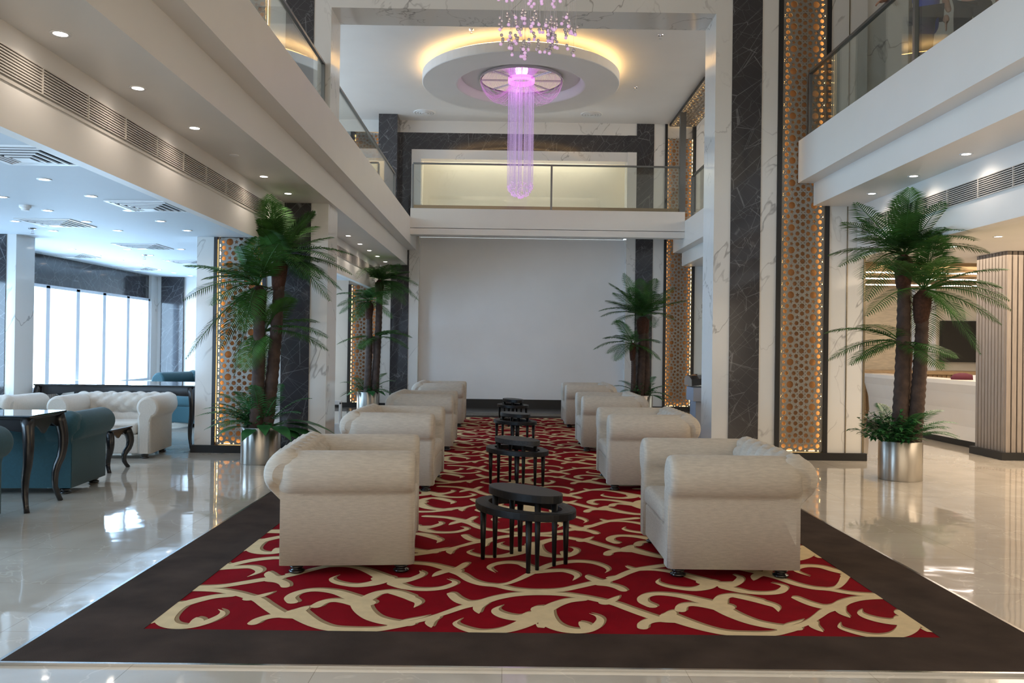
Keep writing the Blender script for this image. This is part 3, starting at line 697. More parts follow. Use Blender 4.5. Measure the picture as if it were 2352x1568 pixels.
# ---------------------------------------------------------------- carpet
XR0, XR1, YR0, YR1 = -1.735, 2.135, 4.02, 16.2
OX0, OX1, OY0, OY1 = -2.17, 2.595, 3.60, 16.62
rug = empty('area_rug', (0.2, 10, 0), 0, 'long red carpet with cream scrollwork and wide brown border under the armchairs', 'rug')
def rloc(o): o.location = (-0.2, -10, 0); return o
g = MB()
for (a0, a1, c0, c1) in ((OX0, OX1, OY0, YR0), (OX0, OX1, YR1, OY1), (OX0, XR0, YR0, YR1), (XR1, OX1, YR0, YR1)): g.box(a0, a1, c0, c1, 0.001, 0.0135)
rloc(tag(g.build('border', M['border'], rug), 'plain dark brown border'))
rloc(tag(MB().box(XR0, XR1, YR0, YR1, 0.001, 0.0105).build('field', M['red'], rug), 'red pile field'))
g = MB()
for (a0, a1, c0, c1) in ((OX0-.018, OX1+.018, OY0-.018, OY0), (OX0-.018, OX1+.018, OY1, OY1+.018), (OX0-.018, OX0, OY0, OY1), (OX1, OX1+.018, OY0, OY1)): g.box(a0, a1, c0, c1, 0.0, 0.013)
rloc(g.build('metal_edging', M['trimmetal'], rug))
A_ = lambda x, y: (340+x/3.92, 1180+y/3.92)
B_ = lambda x, y: (900+x/3.5636, 1180+y/3.5636)
C_ = lambda x, y: (1480+x/3.4588, 1180+y/3.4588)
ST = []
def stroke(fn, pts, w0=0.05, w1=0.05, w2=0.0, wm=None):
    """centre line in picture points on the carpet; half-widths at start, middle, end (metres)"""
    P3 = [gr(*fn(x, y)) for (x, y) in pts]
    ST.append(([Vector((p.x, p.y)) for p in P3], (w0, w1, w2)))
TP = [
 (B_, [(484, 672), (530, 715), (600, 745), (700, 748)], .040, .055, .060),
 (B_, [(640, 752), (740, 738), (850, 705), (1000, 678), (1180, 668), (1380, 674), (1560, 698), (1700, 726), (1820, 752), (1950, 800), (2090, 850), (2200, 884), (2300, 890)], .060, .048, .060),
 (B_, [(1740, 745), (1800, 725), (1862, 688)], .055, .04, .0),
 (B_, [(720, 748), (640, 765), (560, 786), (450, 825), (320, 868), (200, 898), (80, 918), (0, 935)], .055, .035, .04),
 (A_, [(2352, 1010), (2200, 1040), (2050, 1062), (1850, 1065), (1650, 1055), (1520, 1020), (1420, 970), (1330, 910)], .04, .05, .09),
 (A_, [(945, 1005), (1000, 972), (1100, 945), (1230, 932), (1350, 925)], .045, .05, .07),
 (A_, [(1300, 915), (1380, 880), (1450, 850)], .07, .05, .0),
 (B_, [(740, 745), (700, 790), (712, 834)], .06, .04, .0),
 (B_, [(360, 868), (310, 905), (322, 950)], .035, .04, .0),
 (B_, [(470, 478), (560, 510), (640, 560), (740, 592), (860, 605), (1000, 635), (1180, 648), (1380, 640), (1520, 612), (1640, 585), (1740, 572)], .05, .045, .06),
 (B_, [(1700, 580), (1820, 545), (1920, 500), (2020, 468), (2150, 448), (2290, 430)], .04, .045, .05),
 (B_, [(1740, 575), (1670, 560), (1615, 535), (1590, 516)], .06, .05, .0),
 (B_, [(1700, 588), (1780, 598), (1850, 618), (1893, 642)], .06, .05, .04),
 (B_, [(2010, 470), (1960, 462), (1910, 440)], .05, .03, .0),
 (B_, [(840, 598), (940, 588), (1040, 550), (1120, 510), (1230, 458), (1340, 422), (1500, 404), (1640, 414), (1740, 446), (1770, 475), (1745, 498)], .02, .055, .0),
 (B_, [(1210, 478), (1120, 450), (1050, 420), (940, 412), (840, 428), (795, 458), (850, 497)], .06, .05, .0),
 (B_, [(1160, 492), (1290, 482), (1400, 480), (1480, 498), (1515, 525), (1480, 562)], .06, .05, .0),
 (B_, [(1560, 715), (1440, 728), (1340, 760), (1260, 800), (1150, 850), (1040, 870), (930, 855), (860, 825), (850, 795), (900, 768)], .05, .075, .0),
 (B_, [(1160, 850), (1100, 905), (980, 955), (850, 982), (700, 985), (580, 955), (515, 915), (565, 878)], .10, .045, .0),
 (B_, [(1230, 800), (1250, 860), (1310, 925), (1420, 968), (1560, 978), (1660, 945), (1705, 890), (1680, 855), (1615, 833)], .10, .05, .0),
 (B_, [(1600, 965), (1580, 930), (1535, 900)], .05, .05, .0),
 (B_, [(1230, 900), (1225, 945), (1180, 915)], .03, .03, .0),
 (B_, [(90, 412), (200, 418), (320, 430), (420, 455), (520, 482)], .05, .05, .07),
 (B_, [(470, 475), (540, 462), (605, 420)], .07, .045, .035),
 (B_, [(470, 478), (400, 495), (330, 530)], .06, .05, .0),
 (A_, [(2130, 600), (2230, 640), (2352, 690)], .09, .04, .045),
 (B_, [(0, 590), (100, 620), (250, 636), (400, 626), (500, 592), (510, 570), (450, 548)], .045, .045, .0),
 (A_, [(2080, 600), (2220, 612), (2352, 610)], .08, .05, .05),
 (B_, [(0, 585), (110, 565), (200, 535), (250, 505), (225, 480)], .05, .045, .0),
 (A_, [(1260, 560), (1400, 540), (1500, 508), (1620, 490), (1780, 488), (1920, 510), (2050, 560), (2140, 605)], .03, .03, .09),
 (A_, [(2140, 600), (2040, 640), (1900, 662), (1780, 655), (1680, 630), (1650, 600), (1705, 570)], .09, .04, .0),
 (A_, [(1300, 812), (1275, 775), (1330, 735), (1440, 708), (1560, 705), (1700, 725), (1830, 770), (1960, 820)], .05, .045, .09),
 (A_, [(1510, 850), (1580, 812), (1680, 798), (1800, 810), (1920, 835)], .05, .045, .09),
 (A_, [(1900, 800), (1930, 880), (2010, 950), (2130, 990), (2260, 1008), (2352, 1012)], .09, .065, .05),
 (B_, [(0, 930), (100, 895), (220, 870), (300, 850)], .03, .02, .0),
 (A_, [(1900, 820), (1970, 780), (2060, 735), (2170, 718), (2260, 730), (2352, 765)], .08, .05, .055),
 (B_, [(0, 655), (80, 680), (170, 715), (215, 745), (180, 785)], .055, .05, .0),
]
for (fn, pts, a0, a1, a2) in TP: stroke(fn, pts, a0, a1, a2)
PX, PY = 1.935, 1.44
def cr(pts, sub=5):
    out = []
    n = len(pts)
    for i in range(n-1):
        p0, p1, p2, p3 = pts[max(i-1, 0)], pts[i], pts[i+1], pts[min(i+2, n-1)]
        for k in range(sub):
            t = k/sub
            out.append(0.5*((2*p1)+(p2-p0)*t+(2*p0-5*p1+4*p2-p3)*t*t+(3*p1-p0-3*p2+p3)*t**3))
    out.append(pts[-1]); return out
def ribbon(mb, pts, ws, dx, dy, z):
    c = cr(pts); n = len(c); rows = []
    for i, p in enumerate(c):
        t = (c[min(i+1, n-1)]-c[max(i-1, 0)]); t = t.normalized() if t.length > 1e-6 else Vector((1, 0))
        s = i/(n-1); w = ws[0]+(ws[1]-ws[0])*min(1, s*2) if s < .5 else ws[1]+(ws[2]-ws[1])*((s-.5)*2)**1.6
        w = max(w*0.62, 0.002); nn = Vector((-t.y, t.x))*w
        rows.append((p+nn, p-nn, p))
    nseg = len(rows)
    for i in range(nseg-1):
        q = (rows[i][2]+rows[i+1][2])/2+Vector((dx, dy))
        vs = [(rows[i][0].x+dx, rows[i][0].y+dy, z), (rows[i][1].x+dx, rows[i][1].y+dy, z), (rows[i+1][1].x+dx, rows[i+1][1].y+dy, z), (rows[i+1][0].x+dx, rows[i+1][0].y+dy, z)]
        ar = sum(vs[a][0]*vs[(a+1) % 4][1]-vs[(a+1) % 4][0]*vs[a][1] for a in range(4))
        mb.add(vs, [(0, 1, 2, 3) if ar > 0 else (3, 2, 1, 0)])
    for (idx, w) in ((0, ws[0]), (nseg-1, ws[2])):              # rounded stroke ends
        w *= 0.62
        if w > 0.010:
            q = rows[idx][2]+Vector((dx, dy))
            if True:
                mb.add([(q.x+w*math.cos(2*PI*k/12), q.y+w*math.sin(2*PI*k/12), z) for k in range(12)], [tuple(range(12))])
def union_tile(dx, dy, grow, z):
    """all strokes of one repeat merged into one clean sheet, clipped to the repeat"""
    X0, Y0 = -0.6, 4.1
    mb = MB()
    for j in (-1, 0, 1):
        for i in (-2, -1, 0, 1, 2):
            for (pts, ws) in ST: ribbon(mb, pts, [w+grow for w in ws], i*PX+dx, j*PY+dy, 0)
    vs = []; fs = []
    for f in mb.f:
        q = [mb.v[a] for a in f]
        if max(p[0] for p in q) < X0 or min(p[0] for p in q) > X0+PX or max(p[1] for p in q) < Y0 or min(p[1] for p in q) > Y0+PY: continue
        n = len(vs); vs += [Vector((p[0], p[1])) for p in q]; fs.append([n+a for a in range(len(q))])
    n = len(vs); vs += [Vector(p) for p in ((X0, Y0), (X0+PX, Y0), (X0+PX, Y0+PY), (X0, Y0+PY))]
    V, E, Fc, _, _, OF = delaunay_2d_cdt(vs, [(n, n+1), (n+1, n+2), (n+2, n+3), (n+3, n)], fs, 0, 1e-5)
    T = []
    for f, of in zip(Fc, OF):
        if not of: continue
        c = sum((V[a] for a in f), Vector((0, 0)))/len(f)
        if X0 < c.x < X0+PX and Y0 < c.y < Y0+PY: T.append((tuple(f), c))
    used = sorted({a for f, c in T for a in f}); mp = {a: k for k, a in enumerate(used)}
    out = MB()
    for j in range(-1, 9):
        for i in range(-1, 3):
            fk = [tuple(mp[a] for a in f) for f, c in T if XR0-.03 < c.x+i*PX < XR1+.03 and YR0-.03 < c.y+j*PY < YR1+.03]
            if fk: out.add([(V[a].x+i*PX, V[a].y+j*PY, z) for a in used], fk)
    return out
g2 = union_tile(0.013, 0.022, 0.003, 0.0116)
g1 = union_tile(0.0, 0.0, 0.0, 0.0126)
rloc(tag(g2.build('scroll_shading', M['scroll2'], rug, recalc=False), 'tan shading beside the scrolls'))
rloc(tag(g1.build('scroll_pattern', M['scroll'], rug, recalc=False), 'cream leafy scrolls'))

# ---------------------------------------------------------------- armchairs
def bun_foot(mb, x, y, r=0.047, h=0.068):
    mb.lathe([(r*.55, h), (r*.62, h*.84), (r*.5, h*.78), (r*.85, h*.66), (r*.95, h*.55), (r*.72, h*.42), (r*.7, h*.36), (r*1.02, h*.24), (r*1.06, h*.12), (r*.85, 0)], 18, (x, y, 0))
def arm_profile(side):
    """(y,z) outline of a rolled arm whose outside face is at y = 0, growing inwards; returns list"""
    pts = [(0.0, 0.062), (0.0, 0.455), (-0.004, 0.475)]
    c = (0.045, 0.612); r = 0.133
    a0 = math.radians(248); a1 = math.radians(-40)
    for i in range(19):
        a = a0+(a1-a0)*i/18; pts.append((c[0]+r*math.cos(a), c[1]+r*math.sin(a)))
    pts += [(0.165, 0.48), (0.160, 0.40), (0.160, 0.062)]
    return [(y*side, z) for (y, z) in pts]
def chesterfield(name, W_=1.04, D_=0.80, mat='fabric', label=None, cat='armchair', loc=(0, 0, 0), rz=0, group=None, tufts=4):
    """faces +x; depth along x, width along y"""
    e = empty(name, loc, rz, label, cat, group)
    m = M[mat]; hw = W_/2; hd = D_/2
    for s in (1, -1):
        pr = [(s*hw-y, z) for (y, z) in arm_profile(s)]
        n = len(pr); xs = [-hd-0.005, -hd+0.012, -hd+0.04, -hd+0.09, 0.0, hd-0.045, hd-0.02, hd-0.006, hd]
        ins = [0.080, 0.042, 0.014, 0, 0, 0, 0.004, 0.014, 0.032]
        cy = sum(p[0] for p in pr)/n; rows = []
        for x, q in zip(xs, ins):
            row = []
            for (y, z) in pr:
                cz = 0.60 if z > 0.465 else z
                cyy = (s*(hw-0.045)) if z > 0.465 else s*(hw-0.08)
                d = Vector((y-cyy, (z-cz))); L = d.length
                f = max(0, (L-q)/L) if L > 1e-6 else 1
                low = z <= 0.465
                if x < 0 and not low and z < 0.56: f = 1-(1-f)*((z-0.465)/0.095)
                if low and x < 0: row.append((max(x, -hd+.003), y, z))
                else: row.append((x, cyy+d.x*f, cz+d.y*f if z > .1 else z))
            rows.append(row)
        g = MB(); g.grid(rows, closeu=True); k = len(rows)
        g.add(rows[-1], [tuple(range(n))]); g.add(rows[0], [tuple(range(n))[::-1]])
        a = g.build('arm', m, e, smooth=True, recalc=True)
        # piping round the scroll face
        pp = [(hd-0.004, s*(hw-0.075)+0.118*math.cos(t), 0.635+0.118*math.sin(t)) for t in [i*2*PI/22 for i in range(22)]]
        ps = []
        for i in range(23):
            t = math.radians(-60+300*i/22)
            ps.append((hd-0.005, s*(hw-0.075)+0.112*math.cos(t), 0.633+0.112*math.sin(t)))
        MB().tube([(hd-0.004, s*(hw-0.02), 0.10)]+[(hd-0.004, s*(hw-0.02), 0.44)]+(ps if s < 0 else ps)[0:0], 0.004, 6).build('piping', m, a, smooth=True)
        # seam line where the roll meets the side
        MB().tube([(-hd+.11, s*(hw+0.0005), 0.474), (hd-0.03, s*(hw+0.0005), 0.474)], 0.003, 6).build('seam', m, a, smooth=True)
    # backrest: profile in x-z swept along y with tufting
    hb = [(-hd+0.0, 0.062), (-hd, 0.30), (-hd, 0.455)]
    c = (-hd+0.040, 0.612); r = 0.138
    for i in range(25):
        a = math.radians(232+(-50-232)*i/24); hb.append((c[0]+r*math.cos(a), c[1]+r*math.sin(a)))
    hb += [(-hd+0.17, 0.50), (-hd+0.185, 0.44), (-hd+0.19, 0.38)]
    # arclength
    al = [0]
    for i in range(1, len(hb)): al.append(al[-1]+math.dist(hb[i], hb[i-1]))
    NY = 72; yw = hw+0.058; rows = []
    for j in range(NY+1):
        u = -1+2*j/NY; y = u*yw
        endd = min(1, (1-abs(u))*yw/0.07); sc = math.sqrt(max(0, 1-(1-endd)**2)) if endd < 1 else 1
        row = []
        for i, (x, z) in enumerate(hb):
            p0, p1 = hb[max(i-1, 0)], hb[min(i+1, len(hb)-1)]
            tx, tz = p1[0]-p0[0], p1[1]-p0[1]; L = math.hypot(tx, tz) or 1
            nx, nz = -tz/L, tx/L            # outward
            s_ = al[i]-al[2]
            top = s_ > 0.20
            pu = 0.17*W_/1.08 if tufts == 4 else 0.17
            if z > 0.485 or i > 10:
                if s_ < 0.33: d = 0.015*(abs(math.sin(PI*y/pu))**0.6-0.6)
                else:
                    a_ = PI*(y/pu+(s_-0.33)/0.15)/1.0; b_ = PI*(y/pu-(s_-0.33)/0.15)/1.0
                    d = 0.032*((abs(math.sin(a_/1))*abs(math.sin(b_/1)))**0.45-0.55)
            else: d = 0
            if abs(u) > 0.80: d *= max(0, (1-abs(u))/0.2)
            xx, zz = x-nx*0+d*(-tz/L)*-1, z+d*(tx/L)*-1
            # sign: profile runs from the rear bottom over the top to the front, outward normal is (-tz, tx)
            xx, zz = x+d*(-tz/L), z+d*(tx/L)
            if z > 0.485:
                xx = c[0]+(xx-c[0])*(0.55+0.45*sc); zz = 0.60+(zz-0.60)*(0.55+0.45*sc)
            row.append((xx, (lambda lim: max(-lim, min(lim, y)))(hw-.006+0.07*max(0, min(1, (z-0.48)/0.09))), zz))
        rows.append(row)
    g = MB(); g.grid(rows)
    g.add(rows[0], [tuple(range(len(hb)))]); g.add(rows[-1], [tuple(range(len(hb)))[::-1]])
    tag(g.build('backrest', m, e, smooth=True, recalc=True), 'tufted and pleated scroll backrest')
    # seat base and cushion
    MB().box(-hd+0.02, hd-0.012, -hw+0.15, hw-0.15, 0.062, 0.29).build('seat_base', m, e, smooth=False, bevel=0.018, seg=3)
    g = MB().box(-hd+0.17, hd+0.004, -hw+0.162, hw-0.162, 0.288, 0.425)
    g.build('seat_cushion', m, e, smooth=True, bevel=0.045, seg=4)
    for (x, y) in ((hd-0.08, hw-0.09), (hd-0.08, -hw+0.09), (-hd+0.09, hw-0.09), (-hd+0.09, -hw+0.09)):
        f = MB(); bun_foot(f, x, y); f.build('foot', M['foot'], e, smooth=True)
    return e
left = [(5.50, -0.98), (8.36, -1.06), (11.44, -1.09), (14.7, -1.12)]
right = [(5.50, 1.39), (8.54, 1.40), (11.55, 1.42), (14.8, 1.43)]
proto = chesterfield('armchair')
names = ['nearest', 'second', 'third', 'farthest']
for i, (y, x) in enumerate(left):
    o = proto if i == 0 else copy_tree(proto)
    o.location = (x, y, 0.013); o.rotation_euler = (0, 0, math.radians((4.5, -1.5, 0, 0)[i]))
    tag(o, '%s beige tufted scroll-arm armchair of the left row on the red carpet' % names[i], 'armchair', 'beige armchairs on the red carpet')
for i, (y, x) in enumerate(right):
    o = copy_tree(proto); o.location = (x, y, 0.013); o.rotation_euler = (0, 0, PI)
    tag(o, '%s beige tufted scroll-arm armchair of the right row on the red carpet' % names[i], 'armchair', 'beige armchairs on the red carpet')

# ---------------------------------------------------------------- nested oval tables
def oval(a, b_, n=48): return [(a*math.cos(2*PI*i/n), b_*math.sin(2*PI*i/n)) for i in range(n)]
def oval_tables(x, y, rz, lab, inlay_high=False):
    zl, zh = 0.370, 0.468
    e = empty('oval_side_table', (x, y, 0.013), rz, 'low black oval ring table, %s, with a smaller table nested in it' % lab, 'side table', 'low oval ring tables')
    A1, B1, A2, B2 = 0.39, 0.255, 0.30, 0.165
    o, i_ = oval(A1, B1), oval(A2, B2); n = 48
    g = MB()
    for (r0, r1, z0, z1) in ((o, i_, zl-0.045, zl),):
        vs = [(p[0], p[1], z0) for p in r0]+[(p[0], p[1], z1) for p in r0]+[(p[0], p[1], z1) for p in r1]+[(p[0], p[1], z0) for p in r1]
        fs = []
        for k in range(n):
            q = (k+1) % n
            for l in range(4): fs.append((l*n+k, l*n+q, ((l+1) % 4)*n+q, ((l+1) % 4)*n+k))
        g.add(vs, fs)
    g.build('ring_top', M['tabletop'], e, bevel=0.004, angle=1.0, recalc=True)
    g = MB(); o2, i2 = oval(A1-0.012, B1-0.010), oval(A2+0.012, B2+0.010)
    g.add([(p[0], p[1], zl+0.0012) for p in o2]+[(p[0], p[1], zl+0.0012) for p in i2], [(k, (k+1) % n, n+(k+1) % n, n+k) for k in range(n)])
    if not inlay_high: tag(g.build('inlay', M['mosaic'], e, recalc=True), 'textured black inlay')
    for (lx, ly) in ((.215, .165), (-.215, .165), (.215, -.165), (-.215, -.165)):
        MB().tube([(lx, ly, 0), (lx, ly, zl-0.04)], [0.013, 0.022], 14).build('leg', M['tabletop'], e, smooth=True)
    t = empty('oval_nesting_table', (x, y, 0.013), rz, 'small black solid oval table nested inside the %s ring table' % lab, 'side table', 'small nested oval tables')
    g = MB(); o3 = oval(0.31, 0.15)
    g.add([(p[0], p[1], zh-0.05) for p in o3]+[(p[0], p[1], zh) for p in o3], [tuple(range(n))[::-1], tuple(range(n, 2*n))]+[(k, (k+1) % n, n+(k+1) % n, n+k) for k in range(n)])
    g.build('tabletop', M['mosaic'] if inlay_high else M['tabletop'], t, bevel=0.004, angle=1.0)
    for (lx, ly) in ((.20, .075), (-.20, .075), (.20, -.075), (-.20, -.075)):
        MB().tube([(lx, ly, 0), (lx, ly, zh-0.05)], [0.012, 0.021], 14).build('leg', M['tabletop'], t, smooth=True)
oval_tables(0.132, 5.355, math.radians(-48), 'nearest on the rug')
oval_tables(0.12, 8.32, math.radians(-52), 'second from the viewer', True)
oval_tables(0.135, 11.5, math.radians(-58), 'third from the viewer')
oval_tables(0.13, 14.6, math.radians(-68), 'farthest on the rug')
# ---------------------------------------------------------------- palms in steel pots
def frond_mesh(base, tip, arch, rg, w=0.22, N=32, twist=0.0):
    base, tip = Vector(base), Vector(tip)
    L = (tip-base).length
    mid = base*0.5+tip*0.5+Vector((0, 0, arch*L))
    def P_(t): return base*(1-t)**2+mid*2*t*(1-t)+tip*t*t
    def T_(t): return ((mid-base)*2*(1-t)+(tip-mid)*2*t).normalized()
    mb = MB()
    K = 9
    mb.tube([P_(i/(K-1)) for i in range(K)], [0.010-0.008*i/(K-1) for i in range(K)], 4, cap=False)
    ref = Vector((0, 0, 1))
    for k in range(N):
        t = 0.14+0.86*(k+0.5)/N
        p, T = P_(t), T_(t)
        side = T.cross(ref)
        if side.length < 0.15: side = T.cross(Vector((0.3, 1, 0)))
        side.normalize(); up = side.cross(T).normalized()
        l = w*(math.sin(PI*min(1, 0.12+0.88*t))**0.55)*(1.0 if t < .8 else 1-(t-.8)*2.2)+0.02
        l = max(l, 0.05)
        fw = 0.38+0.55*t
        for s in (-1, 1):
            d = (side*s+T*fw+up*(0.12+rg.uniform(-.06, .06))).normalized()
            d = (d+Vector((0, 0, -0.05))).normalized()
            e1 = p+d*l*0.5; e2 = p+d*l*0.98+Vector((0, 0, -l*0.16))
            wd = T*0.0085
            mb.add([p-wd*.6, p+wd*.6, e1+wd, e1-wd, e2], [(0, 1, 2, 3), (3, 2, 4)])
    return mb
def leaf_blade(mb, base, d, l, w, droop=0.25, fold=0.15):
    base = Vector(base); d = Vector(d).normalized()
    side = d.cross(Vector((0, 0, 1)))
    side = side.normalized() if side.length > 0.1 else Vector((1, 0, 0))
    up = side.cross(d)
    prof = (0.15, 0.75, 1.0, 0.8, 0.4, 0.02); rows = []
    for i, q in enumerate(prof):
        t = i/(len(prof)-1); c = base+d*l*t+Vector((0, 0, -droop*l*t*t))
        rows.append([c+side*w*q+up*w*q*fold, c, c-side*w*q+up*w*q*fold])
    mb.grid(rows)
def bush(rg, n, rad, h, leaf=(0.085, 0.019)):
    mb = MB()
    for k in range(n):
        a = rg.uniform(0, 2*PI); el = rg.uniform(0.18, 1.25); r_ = rad*rg.uniform(0.55, 1.0)
        tip = Vector((math.cos(a)*math.cos(el)*r_, math.sin(a)*math.cos(el)*r_, math.sin(el)*h*rg.uniform(.7, 1)))
        mb.tube([(tip.x*.15, tip.y*.15, 0), tip*0.6+Vector((0, 0, .03)), tip], 0.0025, 3, cap=False)
        for q in range(11):
            t = 0.35+0.65*q/10; p = tip*t
            aa = a+rg.uniform(-1.6, 1.6)
            leaf_blade(mb, p, (math.cos(aa), math.sin(aa), rg.uniform(-.3, .7)), leaf[0]*rg.uniform(.7, 1.2), leaf[1], 0.2)
    return mb
def palm(X, Y, name_label, trunks, crowns, seed, plants, yr=(-0.9, 0.6)):
    rg = random.Random(seed)
    e = empty('potted_palm', (X, Y, 0), 0, name_label, 'potted palm', 'potted artificial palms')
    R_, H_ = 0.226, 0.425
    MB().lathe([(0.0, 0.0), (R_-0.004, 0.0), (R_, 0.006), (R_, H_-0.004), (R_-0.004, H_), (R_-0.014, H_), (R_-0.014, H_-0.06), (0, H_-0.06)], 56).build('pot', M['pot'], e, smooth=False)
    pot = [c for c in bpy.data.objects if c.parent == e][0]
    for p_ in pot.data.polygons: p_.use_smooth = abs(p_.normal.z) < 0.5
    g = MB(); g.lathe([(R_-0.016, H_-0.05), (R_*.6, H_-0.02), (0, H_-0.01)], 24); g.build('moss', M['soil'], e, smooth=True)
    off = Vector((X, Y, 0))
    for (pa, pb, dy, r0, r1) in trunks:
        a = at(pa[0], pa[1], Y+dy)-off; b = at(pb[0], pb[1], Y+dy*1.3)-off; a.z = H_-0.04
        K = 46; pts = []; rr = []
        for i in range(K):
            t = i/(K-1); c = a.lerp(b, t)+Vector((0.02*math.sin(t*3), 0, 0)); pts.append(c)
            rr.append((r0+(r1-r0)*t)*(1.0+0.055*((i % 2)*2-1)))
        tk = MB().tube(pts, rr, 14).build('trunk', M['trunk'], e, smooth=True)
        L_ = (b-a); dn = L_.normalized()
        f = MB()
        f.tube([b-dn*0.30, b-dn*0.24, b-dn*0.1, b, b+dn*0.07], [r1*1.02, r1*1.25, r1*1.5, r1*1.5, r1*.6], 12)
        for q in range(14):
            aa = rg.uniform(0, 2*PI); pz = b-dn*rg.uniform(0.0, .22); o_ = Vector((math.cos(aa), math.sin(aa), 0))
            f.tube([pz+o_*r1, pz+o_*(r1+.05)+Vector((0, 0, .07)), pz+o_*(r1+.10)+Vector((0, 0, .09))], 0.004, 3, cap=False)
        f.build('fibre_collar', M['fibre'], tk, smooth=True)
    for (cp, dy, L, tips, extra) in crowns:
        cb = at(cp[0], cp[1], Y+dy)-off
        sc = Y/F
        for (tx, ty) in tips:
            tp = at(tx, ty, Y+dy)-off; d = tp-cb; l2 = d.length
            dep = math.sqrt(max(0.0, L*L-l2*l2))
            sgn = rg.choice((-1, -1, 1))
            yy = d.y+sgn*dep*rg.uniform(.5, .9)
            yy = max(yr[0]-cb.y, min(yr[1]-cb.y, yy))
            k_ = (Y+dy+yy)/(Y+dy)                        # keep the same bearing
            wtip = Vector((0, 0, H))+(at(tx, ty, Y+dy)-Vector((0, 0, H)))*k_
            for _ in range(30):                          # stay clear of the bulkhead beside the soffit
                if (wtip.x > 4.42 or wtip.x < -2.80) and wtip.z > 2.50 and k_ > 0.87:
                    k_ -= 0.006; wtip = Vector((0, 0, H))+(at(tx, ty, Y+dy)-Vector((0, 0, H)))*k_
            wtip.z = min(wtip.z, 3.14)
            tp = wtip-off
            rise = 0.10 if tp.z > cb.z+0.15 else 0.20
            if wtip.z > 2.9: rise = 0.0
            frond_mesh(cb, tp, rise+rg.uniform(-.03, .05), rg, w=0.26).build('frond', M['leaf'], e)
        for q in range(extra+1):                           # fronds pointing towards and away from the viewer
            a = rg.uniform(0, 2*PI); el = rg.uniform(-0.5, 0.9); l = L*rg.uniform(.75, 1)
            tp = cb+Vector((math.cos(a)*math.cos(el)*l*0.75, math.sin(a)*math.cos(el)*l, math.sin(el)*l*.9))
            tp.y = max(yr[0], min(yr[1], tp.y)); tp.z = min(tp.z, plants['zmax'])
            if tp.z > 2.4: tp.x = max(-2.78-X, min(4.40-X, tp.x))
            frond_mesh(cb, tp, 0.12, rg, w=0.25).build('frond', M['leaf'], e)
    # under-planting
    u = bush(rg, plants['n'], plants['r'], plants['h'])
    o = u.build('bush', M['leafb'], e); o.location = plants['o']
    for (a, l, el) in plants['ferns']:
        b0 = Vector((0.06*math.cos(a), 0.06*math.sin(a), H_)); tp = b0+Vector((math.cos(a)*l, math.sin(a)*l, el+0.08))
        frond_mesh(b0, tp, 0.28, rg, w=0.13, N=20).build('fern_leaf', M['leafb'], e)
    for (a, l, el, w) in plants['blades']:
        mb = MB(); b0 = Vector((0.1*math.cos(a), 0.1*math.sin(a), H_))
        d = Vector((math.cos(a), math.sin(a), el)); mid = b0+d.normalized()*l*0.35
        mb.tube([b0, mid], 0.005, 4); leaf_blade(mb, mid, (d.x, d.y, el*.3), l, w, 0.35, 0.12)
        mb.build('broad_leaf', M['leafb'], e, smooth=True)
    return e
palm(4.36, 9.10, 'tall potted palm with three trunks on the right beside the near right lattice screen',
     [((2064, 1000), (2076, 600), -0.03, 0.086, 0.064), ((2098, 1005), (2119, 680), -0.08, 0.082, 0.062), ((2078, 960), (2084, 800), 0.11, 0.045, 0.038)],
     [((2077, 585), 0.0, 0.95, [(2090, 432), (2068, 440), (1966, 466), (1939, 510), (1905, 585), (1927, 612), (1959, 600), (1978, 640), (2165, 464), (2213, 529), (2272, 580), (1990, 690), (2150, 560), (1996, 545), (2240, 552)], 5),
      ((2121, 665), -0.08, 0.95, [(2313, 619), (2322, 712), (2318, 690), (2300, 660), (2252, 813), (2095, 590), (2128, 790), (2196, 614), (2215, 735), (1990, 725), (2300, 745), (2180, 590)], 3),
      ((2070, 785), 0.06, 0.85, [(1895, 765), (1903, 827), (1954, 837), (1990, 745)], 2)], 11,
     dict(n=85, r=0.46, h=0.38, o=(-0.16, -0.08, 0.42), zmax=2.9,
          ferns=[(0.0, .55, .12), (0.3, .5, .25), (-0.9, .45, .1), (0.1, .45, .05), (-0.5, .5, .0), (0.8, .35, .2), (1.8, .3, .3), (-1.4, .3, .25), (-0.1, .55, -.05)], blades=[]), yr=(-0.95, 0.95))
